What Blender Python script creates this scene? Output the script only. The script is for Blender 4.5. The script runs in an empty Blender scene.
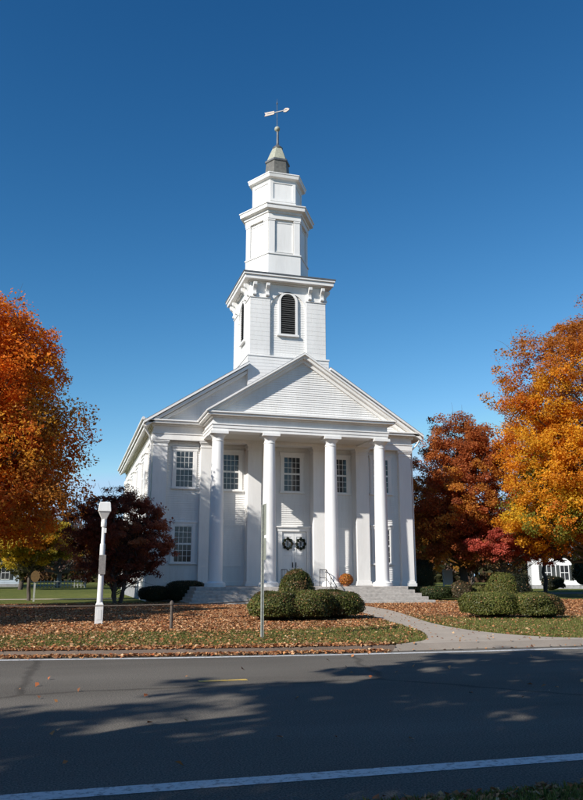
import bpy, math, random
import numpy as np
from mathutils import Vector, Matrix
PI = math.pi
scene = bpy.context.scene
COL = scene.collection
rng = np.random.default_rng(7)
random.seed(7)

# ------------------------------------------------------------------ helpers
class MB:
    """collects shapes for ONE mesh object"""
    def __init__(s): s.v = []; s.f = []
    def add(s, vs, fs):
        n = len(s.v); s.v += [tuple(map(float, p)) for p in vs]; s.f += [[i + n for i in f] for f in fs]; return s
    def box(s, x0, x1, y0, y1, z0, z1):
        return s.add([(x0,y0,z0),(x1,y0,z0),(x1,y1,z0),(x0,y1,z0),(x0,y0,z1),(x1,y0,z1),(x1,y1,z1),(x0,y1,z1)],
                     [(3,2,1,0),(4,5,6,7),(0,1,5,4),(1,2,6,5),(2,3,7,6),(3,0,4,7)])
    def prism(s, poly, y0, y1):
        """polygon in XZ pushed along Y"""
        n = len(poly)
        return s.add([(x,y0,z) for x,z in poly] + [(x,y1,z) for x,z in poly],
                     [list(range(n)), list(range(2*n-1, n-1, -1))] + [(i, n+i, n+(i+1)%n, (i+1)%n) for i in range(n)])
    def lathe(s, prof, cx, cy, k=24, rot=0.0):
        vs = []; fs = []
        for r, z in prof:
            for i in range(k):
                a = rot + 2*PI*i/k; vs.append((cx + r*math.cos(a), cy + r*math.sin(a), z))
        for j in range(len(prof)-1):
            for i in range(k):
                fs.append((j*k+i, j*k+(i+1)%k, (j+1)*k+(i+1)%k, (j+1)*k+i))
        fs.append(list(range(k-1, -1, -1))); m = (len(prof)-1)*k; fs.append([m+i for i in range(k)])
        return s.add(vs, fs)
    def tube(s, pts, rad, k=8):
        pts = [Vector(p) for p in pts]
        if not hasattr(rad, '__len__'): rad = [rad]*len(pts)
        vs = []; fs = []
        for i, p in enumerate(pts):
            d = (pts[min(i+1, len(pts)-1)] - pts[max(i-1, 0)]).normalized()
            a = d.orthogonal().normalized() if i == 0 else (a - d*a.dot(d)).normalized()
            b = d.cross(a)
            for j in range(k):
                t = 2*PI*j/k; q = p + (a*math.cos(t) + b*math.sin(t))*rad[i]; vs.append(q[:])
        for i in range(len(pts)-1):
            for j in range(k):
                fs.append((i*k+j, i*k+(j+1)%k, (i+1)*k+(j+1)%k, (i+1)*k+j))
        fs.append(list(range(k-1, -1, -1))); m = (len(pts)-1)*k; fs.append([m+j for j in range(k)])
        return s.add(vs, fs)
    def chevron(s, cx, hw, z0, slope, t, y0, y1):
        a = z0 + slope*hw
        return s.prism([(cx-hw, z0), (cx-hw, z0-t), (cx, a-t), (cx+hw, z0-t), (cx+hw, z0), (cx, a)][::-1], y0, y1)
    def clap(s, org, u, n, rng_of, z0, z1, e=0.125, d=0.03):
        """lapped clapboards: org + u*t + z, boards lean out by d at their lower edge"""
        org = Vector(org); u = Vector(u); n = Vector(n); z = z0
        while z < z1 - 1e-4:
            zt = min(z + e, z1); a, b = rng_of(z); c, dd = rng_of(zt)
            if b - a > 0.01:
                if dd < c: c = dd = (c + dd)/2
                Z = Vector((0, 0, 1))
                P = [org+u*a+Z*z+n*d, org+u*b+Z*z+n*d, org+u*dd+Z*zt+n*0.002, org+u*c+Z*zt+n*0.002, org+u*a+Z*z, org+u*b+Z*z]
                s.add([p[:] for p in P], [(0,1,2,3), (4,5,1,0)])
            z = zt
        return s
    def build(s, name, mat, parent=None, smooth=False, bevel=0):
        me = bpy.data.meshes.new(name); me.from_pydata(s.v, [], s.f); me.update()
        me.materials.append(mat)
        if smooth:
            for p in me.polygons: p.use_smooth = True
            try: me.set_sharp_from_angle(angle=math.radians(40))
            except Exception: pass
        o = bpy.data.objects.new(name, me); COL.objects.link(o)
        if bevel:
            m = o.modifiers.new('edge', 'BEVEL'); m.width = bevel; m.segments = 2; m.limit_method = 'ANGLE'
        if parent is not None:
            o.parent = parent; o.matrix_parent_inverse = Matrix.Translation(parent.location).inverted() if parent.type == 'EMPTY' else Matrix.Identity(4)
        return o

def tag(o, label, cat, group=None):
    o['label'] = label; o['category'] = cat
    if group: o['group'] = group
    return o
def thing(name, label, cat, loc=(0,0,0), group=None):
    o = bpy.data.objects.new(name, None); COL.objects.link(o); o.location = loc; o.empty_display_size = .3
    return tag(o, label, cat, group)
def struct(o): o['kind'] = 'structure'; return o
def gz(y): return .12 + max(0, min(y, 40) - 16.9)*.006
def gza(y): return .12 + np.clip(np.minimum(y, 40) - 16.9, 0, None)*.006

def quads_obj(name, V, mat, parent=None, tint=None, per=4):
    """V (N,4,3) quads -> one mesh; tint (N,3)"""
    N = V.shape[0]
    me = bpy.data.meshes.new(name)
    me.vertices.add(N*per); me.vertices.foreach_set('co', V.reshape(-1).astype(np.float32))
    me.loops.add(N*per); me.loops.foreach_set('vertex_index', np.arange(N*per, dtype=np.int32))
    me.polygons.add(N); me.polygons.foreach_set('loop_start', np.arange(0, N*per, per, dtype=np.int32))
    me.update(calc_edges=True)
    if tint is not None:
        ca = me.color_attributes.new('tint', 'FLOAT_COLOR', 'POINT')
        c = np.ones((N, per, 4), np.float32); c[:, :, :3] = tint[:, None, :]
        ca.data.foreach_set('color', c.reshape(-1))
    me.materials.append(mat)
    o = bpy.data.objects.new(name, me); COL.objects.link(o)
    if parent is not None:
        o.parent = parent; o.matrix_parent_inverse = Matrix.Translation(parent.location).inverted()
    return o

def unit(a): return a/np.maximum(np.linalg.norm(a, axis=-1, keepdims=True), 1e-9)
def leaf_quads(C, Nrm, size, aspect=.75, fold=.18):
    """diamond leaves, folded and of uneven outline"""
    n = len(C); Nrm = unit(Nrm); r = unit(rng.normal(size=(n, 3)))
    a = unit(np.cross(Nrm, r)); b = np.cross(Nrm, a); s = size[:, None]
    w = s*aspect*rng.uniform(.75, 1.15, (n, 1))
    j = rng.uniform(-.15, .2, (n, 1))
    V = np.stack([C - a*s*.5, C + b*w*.5 + a*s*j - Nrm*s*fold, C + a*s*.5, C - b*w*.5 + a*s*j - Nrm*s*fold], 1)
    return V

# ------------------------------------------------------------------ materials
def newmat(name):
    m = bpy.data.materials.new(name); m.use_nodes = True
    nt = m.node_tree; b = nt.nodes['Principled BSDF']; return m, nt, b
def N(nt, t, **kw):
    n = nt.nodes.new(t)
    for k, v in kw.items(): setattr(n, k, v)
    return n
def noise(nt, scale, detail=6, rough=.6, vec=None, stretch=None):
    t = N(nt, 'ShaderNodeTexCoord'); n = N(nt, 'ShaderNodeTexNoise')
    n.inputs['Scale'].default_value = scale; n.inputs['Detail'].default_value = detail; n.inputs['Roughness'].default_value = rough
    if stretch:
        m = N(nt, 'ShaderNodeMapping'); m.inputs['Scale'].default_value = stretch
        nt.links.new(t.outputs['Object'], m.inputs['Vector']); nt.links.new(m.outputs[0], n.inputs['Vector'])
    else: nt.links.new(t.outputs['Object'], n.inputs['Vector'])
    return n
def ramp(nt, src, stops):
    r = N(nt, 'ShaderNodeValToRGB'); e = r.color_ramp.elements
    while len(e) < len(stops): e.new(.5)
    for i, (p, c) in enumerate(stops): e[i].position = p; e[i].color = (*c, 1) if len(c) == 3 else c
    nt.links.new(src, r.inputs['Fac']); return r
def mixc(nt, fac, a, b, mode='MIX'):
    m = N(nt, 'ShaderNodeMix', data_type='RGBA', blend_type=mode)
    for i, v in ((0, fac), (6, a), (7, b)):
        if hasattr(v, 'links') or isinstance(v, bpy.types.NodeSocket): nt.links.new(v, m.inputs[i])
        else: m.inputs[i].default_value = v if i == 0 else (*v, 1)
    return m.outputs[2]
def bump(nt, b, src, strength, dist=.02):
    bp = N(nt, 'ShaderNodeBump'); bp.inputs['Strength'].default_value = strength; bp.inputs['Distance'].default_value = dist
    nt.links.new(src, bp.inputs['Height']); nt.links.new(bp.outputs[0], b.inputs['Normal'])
def simple(name, c, rough=.6, var=.12, scale=3, metal=0, bmp=0, bscale=40, stretch=None):
    m, nt, b = newmat(name)
    n = noise(nt, scale, stretch=stretch)
    r = ramp(nt, n.outputs['Fac'], [(.3, [max(0, x*(1-var)) for x in c]), (.7, [min(1, x*(1+var)) for x in c])])
    nt.links.new(r.outputs[0], b.inputs['Base Color'])
    b.inputs['Roughness'].default_value = rough; b.inputs['Metallic'].default_value = metal
    if bmp:
        n2 = noise(nt, bscale); bump(nt, b, n2.outputs['Fac'], bmp)
    return m

def paint_mat(name, c=(.8,.8,.79), dirt=.5):
    m, nt, b = newmat(name)
    n = noise(nt, .7, 8, .65, stretch=(1, 1, .25)); r = ramp(nt, n.outputs['Fac'], [(.3, [x*.84 for x in c]), (.62, c)])
    n2 = noise(nt, 9, 8, .7, stretch=(1, 1, .12))
    r2 = ramp(nt, n2.outputs['Fac'], [(.52, (1,1,1)), (.78, (.80,.78,.73))])
    nt.links.new(mixc(nt, dirt, r.outputs[0], r2.outputs[0], 'MULTIPLY'), b.inputs['Base Color'])
    b.inputs['Roughness'].default_value = .5
    n3 = noise(nt, 30, 4); bump(nt, b, n3.outputs['Fac'], .08)
    return m

M = {}
M['white'] = paint_mat('white_trim_paint', (.82,.805,.775), .4)
M['clap'] = paint_mat('white_clapboard_paint', (.78,.765,.735), .7)
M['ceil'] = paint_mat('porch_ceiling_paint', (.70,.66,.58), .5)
M['doorw'] = paint_mat('door_paint', (.78,.78,.77), .3)
M['granite'] = simple('granite', (.38,.35,.315), .8, .25, 6, bmp=.3, bscale=60)
M['granite_dark'] = simple('granite_base', (.27,.27,.27), .85, .3, 3, bmp=.3, bscale=40)
M['roof'] = simple('roof_shingles', (.16,.16,.17), .85, .25, 8, bmp=.3)
M['lead'] = simple('weathered_lead', (.12,.125,.13), .55, .3, 5, metal=.3)
M['tin'] = simple('buff_sheet_metal', (.34,.34,.26), .55, .2, 6)
M['black'] = simple('black_iron', (.02,.02,.022), .45, .3, 20)
M['gilt'] = simple('pale_gilded_metal', (.26,.22,.19), .55, .15, 9, metal=.2)
M['louvre'] = simple('dark_louvre_paint', (.055,.055,.052), .6, .25, 8)
M['dark'] = simple('dark_interior', (.01,.01,.011), .9, .2, 2)
M['galv'] = simple('galvanised_steel', (.40,.41,.36), .5, .25, 15, metal=.25)
M['signface'] = simple('sign_back_aluminium', (.33,.35,.29), .5, .12, 8, metal=.4)
M['plaque'] = simple('grey_brown_plate', (.22,.20,.185), .6, .3, 14)
M['lampw'] = paint_mat('cream_lamp_paint', (.74,.73,.70), .9)
M['terracotta'] = simple('clay_pot', (.3,.13,.07), .8, .2, 10)
M['rust'] = simple('rusty_iron', (.09,.07,.055), .7, .35, 25)
M['brick'] = simple('brick_red', (.30,.15,.10), .85, .3, 12)
M['housew'] = paint_mat('white_house_paint', (.78,.78,.78), .4)
M['houseb'] = paint_mat('pale_blue_house_paint', (.5,.58,.66), .4)
M['shutter'] = simple('dark_shutter', (.03,.035,.035), .6, .2, 5)
M['bluedoor'] = simple('pale_blue_door', (.45,.54,.62), .5, .08, 5)
M['ochre'] = simple('ochre_sign_paint', (.13,.075,.022), .7, .3, 9)

def glass_mat():
    m, nt, b = newmat('window_glass')
    n = noise(nt, .9, 3); r = ramp(nt, n.outputs['Fac'], [(.3, (.008,.009,.011)), (.72, (.06,.065,.07))])
    nt.links.new(r.outputs[0], b.inputs['Base Color']); b.inputs['Roughness'].default_value = .08
    b.inputs['Specular IOR Level'].default_value = .6
    n2 = noise(nt, 1.6, 2); bump(nt, b, n2.outputs['Fac'], .05, .05)
    return m
M['glass'] = glass_mat()

def asphalt_mat():
    m, nt, b = newmat('asphalt')
    n = noise(nt, .35, 8, .6, stretch=(.25, 1, 1)); r = ramp(nt, n.outputs['Fac'], [(.25, (.088,.079,.068)), (.5, (.128,.116,.100)), (.75, (.165,.15,.13))])
    n2 = noise(nt, 55, 3, .8); r2 = ramp(nt, n2.outputs['Fac'], [(.34, (.30,.30,.30)), (.5, (1,1,1)), (.66, (2.1,2.05,1.9))])
    c = mixc(nt, .8, r.outputs[0], r2.outputs[0], 'MULTIPLY')
    # tar-sealed cracks
    t = N(nt, 'ShaderNodeTexCoord'); nn = noise(nt, .9, 5); mp = N(nt, 'ShaderNodeMix', data_type='VECTOR'); mp.inputs[0].default_value = .35
    nt.links.new(t.outputs['Object'], mp.inputs[4]); nt.links.new(nn.outputs['Color'], mp.inputs[5])
    v = N(nt, 'ShaderNodeTexVoronoi', feature='DISTANCE_TO_EDGE'); v.inputs['Scale'].default_value = .22
    nt.links.new(mp.outputs[1], v.inputs['Vector'])
    r3 = ramp(nt, v.outputs['Distance'], [(0, (.35,.35,.35)), (.006, (.5,.5,.5)), (.012, (1,1,1))])
    c = mixc(nt, .55, c, r3.outputs[0], 'MULTIPLY')
    nt.links.new(c, b.inputs['Base Color']); b.inputs['Roughness'].default_value = .95; b.inputs['Specular IOR Level'].default_value = .08
    bump(nt, b, n2.outputs['Fac'], .45, .012)
    return m
M['asphalt'] = asphalt_mat()
def line_mat(name, c):
    m, nt, b = newmat(name)
    n = noise(nt, 14, 8, .75); r = ramp(nt, n.outputs['Fac'], [(.36, (.16,.16,.155)), (.5, c)])
    nt.links.new(r.outputs[0], b.inputs['Base Color']); b.inputs['Roughness'].default_value = .65
    bump(nt, b, n.outputs['Fac'], .2); return m
M['line'] = line_mat('white_road_paint', (.62,.62,.60)); M['yline'] = line_mat('yellow_road_paint', (.62,.40,.07))
def concrete_mat(name, c):
    m, nt, b = newmat(name)
    n = noise(nt, 1.2, 8, .65); r = ramp(nt, n.outputs['Fac'], [(.3, [x*.78 for x in c]), (.7, c)])
    n2 = noise(nt, 45, 4, .8); r2 = ramp(nt, n2.outputs['Fac'], [(.3, (.75,.74,.72)), (.6, (1,1,1))])
    nt.links.new(mixc(nt, .8, r.outputs[0], r2.outputs[0], 'MULTIPLY'), b.inputs['Base Color']); b.inputs['Roughness'].default_value = .9
    bump(nt, b, n2.outputs['Fac'], .3); return m
M['concrete'] = concrete_mat('path_concrete', (.45,.375,.295)); M['kerb'] = concrete_mat('kerb_stone', (.22,.165,.13))

def lawn_mat():
    m, nt, b = newmat('lawn')
    g = noise(nt, 1.1, 8, .7); rg = ramp(nt, g.outputs['Fac'], [(.3, (.075,.090,.020)), (.5, (.11,.125,.028)), (.72, (.17,.155,.045))])
    l = noise(nt, 7, 8, .75); rl = ramp(nt, l.outputs['Fac'], [(.3, (.15,.075,.038)), (.5, (.28,.14,.065)), (.7, (.38,.22,.11))])
    a = N(nt, 'ShaderNodeAttribute', attribute_name='litter'); k = noise(nt, 3.5, 6, .75)
    ad = N(nt, 'ShaderNodeMath', operation='ADD'); nt.links.new(a.outputs['Fac'], ad.inputs[0]); nt.links.new(k.outputs['Fac'], ad.inputs[1])
    f = ramp(nt, ad.outputs[0], [(.72, (0,0,0)), (.98, (1,1,1))])
    nt.links.new(mixc(nt, f.outputs[0], rg.outputs[0], rl.outputs[0]), b.inputs['Base Color']); b.inputs['Roughness'].default_value = 1
    b.inputs['Specular IOR Level'].default_value = .1
    n2 = noise(nt, 26, 5, .8); bump(nt, b, n2.outputs['Fac'], .8, .06); return m
M['lawn'] = lawn_mat()
M['ground'] = simple('distant_ground', (.075,.080,.03), 1, .3, .2)

def leaf_mat(name, transl=.35, rough=.6):
    m, nt, b = newmat(name)
    a = N(nt, 'ShaderNodeAttribute', attribute_name='tint'); out = nt.nodes['Material Output']
    nt.links.new(a.outputs['Color'], b.inputs['Base Color']); b.inputs['Roughness'].default_value = rough; b.inputs['Specular IOR Level'].default_value = .25
    t = N(nt, 'ShaderNodeBsdfTranslucent'); nt.links.new(a.outputs['Color'], t.inputs['Color'])
    mx = N(nt, 'ShaderNodeMixShader'); mx.inputs[0].default_value = transl
    nt.links.new(b.outputs[0], mx.inputs[1]); nt.links.new(t.outputs[0], mx.inputs[2]); nt.links.new(mx.outputs[0], out.inputs['Surface'])
    return m
M['leaf'] = leaf_mat('autumn_leaves', .58); M['shrub'] = leaf_mat('shrub_leaves', .2, .5); M['dryleaf'] = leaf_mat('fallen_leaves', .1, .8); M['blade'] = leaf_mat('grass_blades', .3, .7)
M['bark'] = simple('bark', (.085,.068,.055), .95, .4, 9, bmp=.8, bscale=14, stretch=(1,1,.2))
M['barkp'] = simple('pale_bark', (.20,.175,.15), .95, .35, 9, bmp=.8, bscale=14, stretch=(1,1,.2))
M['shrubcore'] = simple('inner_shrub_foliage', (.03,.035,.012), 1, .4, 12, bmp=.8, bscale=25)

# ------------------------------------------------------------------ world, sun, camera
TX, TZ = 1.85, 1.28
elev = math.atan2(TZ, math.hypot(TX, 1)); azim = math.atan2(-TX, -1)
w = bpy.data.worlds.new('World'); scene.world = w; w.use_nodes = True
nt = w.node_tree; bg = nt.nodes['Background']; sky = nt.nodes.new('ShaderNodeTexSky'); sky.sky_type = 'NISHITA'
sky.sun_disc = False; sky.sun_elevation = elev; sky.sun_rotation = azim % (2*PI); sky.altitude = 0; sky.air_density = 1.0; sky.dust_density = 0; sky.ozone_density = 6.0
sp = nt.nodes.new('ShaderNodeSeparateColor'); cb = nt.nodes.new('ShaderNodeCombineColor'); nt.links.new(sky.outputs[0], sp.inputs[0])
for i, (top_, g_, a_) in enumerate(((2.6, 2.1, .31), (4.2, 1.46, .43), (6.5, 1.23, .475))):      # deep polarised autumn blue: steeper response of every channel
    m1 = nt.nodes.new('ShaderNodeMath'); m1.operation = 'MINIMUM'; m1.inputs[1].default_value = top_; nt.links.new(sp.outputs[i], m1.inputs[0])
    m2 = nt.nodes.new('ShaderNodeMath'); m2.operation = 'POWER'; m2.inputs[1].default_value = g_; nt.links.new(m1.outputs[0], m2.inputs[0])
    m3 = nt.nodes.new('ShaderNodeMath'); m3.operation = 'MULTIPLY'; m3.inputs[1].default_value = a_; nt.links.new(m2.outputs[0], m3.inputs[0]); nt.links.new(m3.outputs[0], cb.inputs[i])
nt.links.new(cb.outputs[0], bg.inputs[0]); bg.inputs[1].default_value = .15
sl = bpy.data.lights.new('sun', 'SUN'); sl.energy = 5.0; sl.angle = math.radians(.53); sl.color = (1, .955, .89)
so = bpy.data.objects.new('sun', sl); COL.objects.link(so); so.rotation_euler = Vector((TX, 1, -TZ)).to_track_quat('-Z', 'Y').to_euler()
so.location = (-40, -10, 40)

cam = bpy.data.cameras.new('camera'); co = bpy.data.objects.new('camera', cam); COL.objects.link(co)
co.location = (0, 0, 1.6); cam.sensor_fit = 'VERTICAL'; cam.sensor_height = 24; cam.lens = 765/800*24; cam.clip_end = 3000; cam.clip_start = .05
pitch = math.atan(176/765); yaw = math.radians(15.86)
co.rotation_euler = (PI/2 + pitch, 0, -yaw); scene.camera = co
vs = scene.view_settings; vs.view_transform = 'Standard'; vs.look = 'None'; vs.exposure = 0.38; vs.gamma = 1; vs.use_curve_mapping = False
scene.render.engine = 'CYCLES'; scene.cycles.max_bounces = 9; scene.cycles.diffuse_bounces = 7; scene.cycles.transmission_bounces = 6; scene.cycles.transparent_max_bounces = 4
scene.cycles.caustics_reflective = False; scene.cycles.caustics_refractive = False

# ------------------------------------------------------------------ ground, road, paths
def far(x):   # far white edge line of the road, it bends gently
    if x >= 9: return 15.72
    if x >= -8: return 15.72 + .0085*(x-9)**2
    return 15.72 + .0085*289 - .289*(x+8)
XS = [-400, -200, -100, -50, -30, -20, -14] + [-10 + i for i in range(34)] + [30, 45, 70, 110, 200, 400]
def strip(name, mat, fa, fb, z, xs=XS, x0=None, x1=None):
    xs = [x for x in xs if (x0 is None or x >= x0) and (x1 is None or x <= x1)]
    m = MB(); v = []; f = []
    for x in xs: v += [(x, fa(x), z), (x, fb(x), z)]
    for i in range(len(xs)-1): f.append((2*i, 2*i+2, 2*i+3, 2*i+1))
    m.add(v, f); return struct(m.build(name, mat))
gm = MB(); gm.add([(-900,-900,-.06),(900,-900,-.06),(900,1500,-.06),(-900,1500,-.06)], [(0,1,2,3)]); struct(gm.build('ground', M['ground']))
KOFF = .55
strip('road', M['asphalt'], lambda x: 5.2, lambda x: far(x)+KOFF+.02, 0)
strip('road_marking', M['line'], lambda x: far(x)-.10, lambda x: far(x)+.10, .004)
strip('road_marking', M['line'], lambda x: 6.37, lambda x: 6.60, .004)
ym = MB(); ym.add([(2.05,12.42,.004),(2.82,12.42,.004),(2.82,12.58,.004),(2.05,12.58,.004)], [(0,1,2,3)]); struct(ym.build('road_marking', M['yline']))
# kerb
XK = sorted(set(XS + [round(-12 + .9*i, 2) for i in range(40)]))
def in_apron(x): return 7.05 < x < 13.3
km = MB()
for i in range(len(XK)-1):
    a, b = XK[i], XK[i+1]
    jit = 0; g = 0
    za = .115 + jit
    if in_apron((a+b)/2): continue
    ya, yb = far(a)+KOFF, far(b)+KOFF
    km.add([(a+g,ya,-.05),(b-g,yb,-.05),(b-g,yb,za),(a+g,ya,za),(a+g,ya+.16,-.05),(b-g,yb+.16,-.05),(b-g,yb+.16,za),(a+g,ya+.16,za)],
           [(0,1,2,3),(3,2,6,7),(5,4,7,6),(0,3,7,4),(1,5,6,2)])
struct(km.build('kerb', M['kerb']))
# lawn
def sm(t, a, b):
    t = np.clip((t-a)/(b-a), 0, 1); return t*t*(3-2*t)
def litter(x, y):
    x = np.asarray(x, float); y = np.asarray(y, float)
    left = sm(y, 20.2 + .6*np.sin(x*.9), 22.4 + .6*np.sin(x*1.3+1)) * (1 - sm(y, 37.5, 41)) * (1 - sm(x, 8, 11)*.75*(1-sm(y,25,33)*.7))
    farg = .12*(1-sm(y, 60, 120))
    edge = (1 - sm(y - np.vectorize(far)(x), .7, 1.25))*.75
    rightside = sm(x, 12, 15)*sm(y, 22, 29)*(1-sm(y,36,40))*.22 + sm(x,19,22)*sm(y,24,29)*.35*(1-sm(y,37,42))
    return np.clip(np.maximum(left, np.maximum(farg, edge)) + rightside, 0, 1)
lx = [-900, -400, -200, -100, -50] + [-24 + .75*i for i in range(110)] + [70, 100, 150, 250, 400, 900]
ly = [0] + [.3*i for i in range(1, 14)] + [4.2 + .6*i for i in range(42)] + [31, 34, 40, 55, 80, 120, 200, 500, 1480]
lv = []; lf = []
for a in lx:
    b0 = far(a)+KOFF+.16
    for t in ly: y = b0 + t; lv.append((a, y, gz(y) if t > 0 else .10))
n_ = len(ly)
for i in range(len(lx)-1):
    for j in range(n_-1): lf.append((i*n_+j, (i+1)*n_+j, (i+1)*n_+j+1, i*n_+j+1))
lm = MB(); lm.add(lv, lf); lawn = struct(lm.build('lawn', M['lawn']))
la = lawn.data.attributes.new('litter', 'FLOAT', 'POINT'); arr = np.array(lv); la.data.foreach_set('value', litter(arr[:,0], arr[:,1]).astype(np.float32))
# near verge by the camera
vx = [-300,-60,-20,-8,-4] + [-2 + .4*i for i in range(40)] + [20, 60, 300]
vm = MB(); v = []; f = []
for x in vx:
    e = 5.42 + .05*math.sin(x*2.1) + .03*math.sin(x*5.3)
    v += [(x, e, .004), (x, e-.14, .05), (x, e-1.2, .09), (x, -300, .1)]
for i in range(len(vx)-1):
    for j in range(3): f.append((4*i+j+1, 4*i+4+j+1, 4*i+4+j, 4*i+j))
vm.add(v, f); verge = struct(vm.build('verge', M['lawn']))
la = verge.data.attributes.new('litter', 'FLOAT', 'POINT'); la.data.foreach_set('value', np.full(len(v), .3, np.float32))
# paths
def pathmesh(name, left, right, dz, mat):
    m = MB(); v = []; f = []
    for (a, b), (c, d) in zip(left, right):
        v += [(a, b, gz(b)+dz), (c, d, gz(d)+dz), (a, b, gz(b)-.1), (c, d, gz(d)-.1)]
    k = len(left)
    for i in range(k-1):
        f += [(4*i, 4*i+1, 4*i+5, 4*i+4), (4*i+2, 4*i, 4*i+4, 4*i+6), (4*i+1, 4*i+3, 4*i+7, 4*i+5)]
    m.add(v, f); return struct(m.build(name, mat))
def dens(pts, k=6):
    out = []
    for i in range(len(pts)-1):
        p0 = pts[max(i-1,0)]; p1 = pts[i]; p2 = pts[i+1]; p3 = pts[min(i+2,len(pts)-1)]
        for j in range(k):
            t = j/k
            out.append(tuple(.5*((2*p1[c]) + (-p0[c]+p2[c])*t + (2*p0[c]-5*p1[c]+4*p2[c]-p3[c])*t*t + (-p0[c]+3*p1[c]-3*p2[c]+p3[c])*t**3) for c in (0,1)))
    out.append(pts[-1]); return out
wl = [(11.7,36.95),(11.5,33),(10.96,28.6),(10.1,24.2),(9.55,21.2),(9.0,19.0),(8.2,17.3),(7.2,16.46)]
wr = [(13.5,36.95),(13.3,33),(12.75,29.6),(11.9,26.2),(11.0,22.6),(10.75,19.6),(11.4,17.4),(13.0,16.46)]
PATHL, PATHR = dens(wl), dens(wr)
pathmesh('path', PATHL, PATHR, .012, M['concrete'])
pathmesh('path', [(4.5,36.97),(24,36.97)], [(4.5,37.95),(24,37.95)], .010, M['concrete'])
pathmesh('path', [(-60,47.2),(3,48.4)], [(-60,49.4),(3,49.6)], .012, M['concrete'])
ap = MB(); ap.add([(6.9,16.2,.006),(13.6,16.2,.006),(13.2,16.458,.1312),(7.1,16.458,.1312),(6.9,16.2,-.05),(7.1,16.458,-.05)], [(0,1,2,3),(0,3,5,4)]); struct(ap.build('path', concrete_mat('sun_offset_kerb_cut', (.30,.25,.20))))  # path concrete in a darker colour, cancelling the brighter sunlight on this slope
# side street at far right
pathmesh('side_street', [(27,50.5),(90,62)], [(27,54.5),(90,67)], .012, M['asphalt'])
PL = np.array(PATHL); PR = np.array(PATHR)
def on_path(x, y):
    yl = PL[::-1,1]; xl = np.interp(y, yl, PL[::-1,0]); xr = np.interp(y, PR[::-1,1], PR[::-1,0])
    return (x > xl-.02) & (x < xr+.02) & (y > 16) & (y < 36.97) | ((y>36.9)&(y<38)&(x>4.5)&(x<24))

# ------------------------------------------------------------------ church
CX = 11.92
church = thing('church', 'white clapboard church with four round columns, pediment and tiered steeple', 'church', (CX, 43, .2))
def part(mb, name, mat, parent=None, **kw): return mb.build(name, mat, church if parent is None else parent, **kw)
XL, XR = 4.12, 19.72; YB = 64.0
WF, WS = 43.5, 43.0            # recessed porch wall, side-bay wall
part(MB().box(XL-.04, XR+.04, 42.95, YB+.04, .05, 1.0), 'foundation', M['granite_dark'], bevel=.02)
wm = MB()
wm.box(XL, XR, WF, YB, 1.0, 9.06)
wm.box(XL, 7.3, WS, WF-.003, 1.0, 9.06); wm.box(16.5, XR, WS, WF-.003, 1.0, 9.06)
part(wm, 'wall', M['clap'])
cm = MB()
cm.clap((0,WF,0), (1,0,0), (0,-1,0), lambda z: (7.3, 16.5), 1.3, 9.06)
cm.clap((0,WS,0), (1,0,0), (0,-1,0), lambda z: (XL+.02, 7.29), 1.3, 9.06)
cm.clap((0,WS,0), (1,0,0), (0,-1,0), lambda z: (16.51, XR-.02), 1.3, 9.06)
cm.clap((XL,0,0), (0,1,0), (-1,0,0), lambda z: (WS+.02, YB), 1.3, 9.06)
cm.clap((XR,0,0), (0,1,0), (1,0,0), lambda z: (WS+.02, YB), 1.3, 9.06)
part(cm, 'siding', M['clap'])
wt = MB(); wt.box(XL-.06, 7.29, WS-.06, WS+.3, 1.003, 1.3); wt.box(16.51, XR+.06, WS-.06, WS+.3, 1.003, 1.3); wt.box(7.31, 16.49, WF-.05, WF+.2, 1.06, 1.3)
wt.box(XL-.06, XL+.3, WS+.305, YB, 1.003, 1.3); part(wt, 'water_table', M['white'], bevel=.01)
# entablature of the main block
en = MB(); en.box(XL-.08, XR+.08, 42.60, YB+.08, 9.06, 9.38); en.box(XL-.12, XR+.12, 42.56, YB+.12, 9.38, 9.44); en.box(XL-.05, XR+.05, 42.63, YB+.05, 9.44, 9.84)
part(en, 'entablature', M['white'], bevel=.012)
cn = MB(); cn.box(XL-.18, XR+.18, 42.50, YB+.18, 9.842, 9.92); cn.box(XL-.5, XR+.5, 42.2, YB+.5, 9.922, 10.05); cn.box(XL-.58, XR+.58, 42.12, YB+.58, 10.052, 10.13)
part(cn, 'cornice', M['white'], bevel=.012)
SL = .648
def halfrake(mb, hw, z0, t, y0, y1, cut=2.50):
    a = z0 + SL*(hw-cut)
    for sgn in (-1, 1):
        q = [(CX+sgn*hw, z0-t), (CX+sgn*cut, a-t), (CX+sgn*cut, a), (CX+sgn*hw, z0)]
        mb.prism(q if sgn < 0 else q[::-1], y0, y1)
rf = MB(); halfrake(rf, 8.44, 10.02, .05, 42.10, 47.3); rf.chevron(CX, 8.44, 10.02, SL, .05, 47.3, YB+.56); part(rf, 'roof', M['roof'])
rk = MB()
for hw, z0, t, y0, y1 in ((8.44, 9.968, .12, 42.07, YB+.58), (8.34, 9.86, .18, 42.2, YB+.5), (7.9, 9.92, .20, 42.52, YB+.2)):
    halfrake(rk, hw, z0, t, y0, 47.3); rk.chevron(CX, hw, z0, SL, t, 47.3, y1)
part(rk, 'raking_cornice', M['white'])
gb = MB(); gb.prism([(CX-7.7,10.131),(CX+7.7,10.131),(CX,10.131+SL*7.7)], WS-.2, YB)
part(gb, 'gable_wall', M['clap'])
gc = MB(); gc.clap((0,WS-.2,0), (1,0,0), (0,-1,0), lambda z: (CX-7.7+(z-10.13)/SL, CX+7.7-(z-10.13)/SL), 10.131, 15); part(gc, 'gable_siding', M['clap'])

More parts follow.
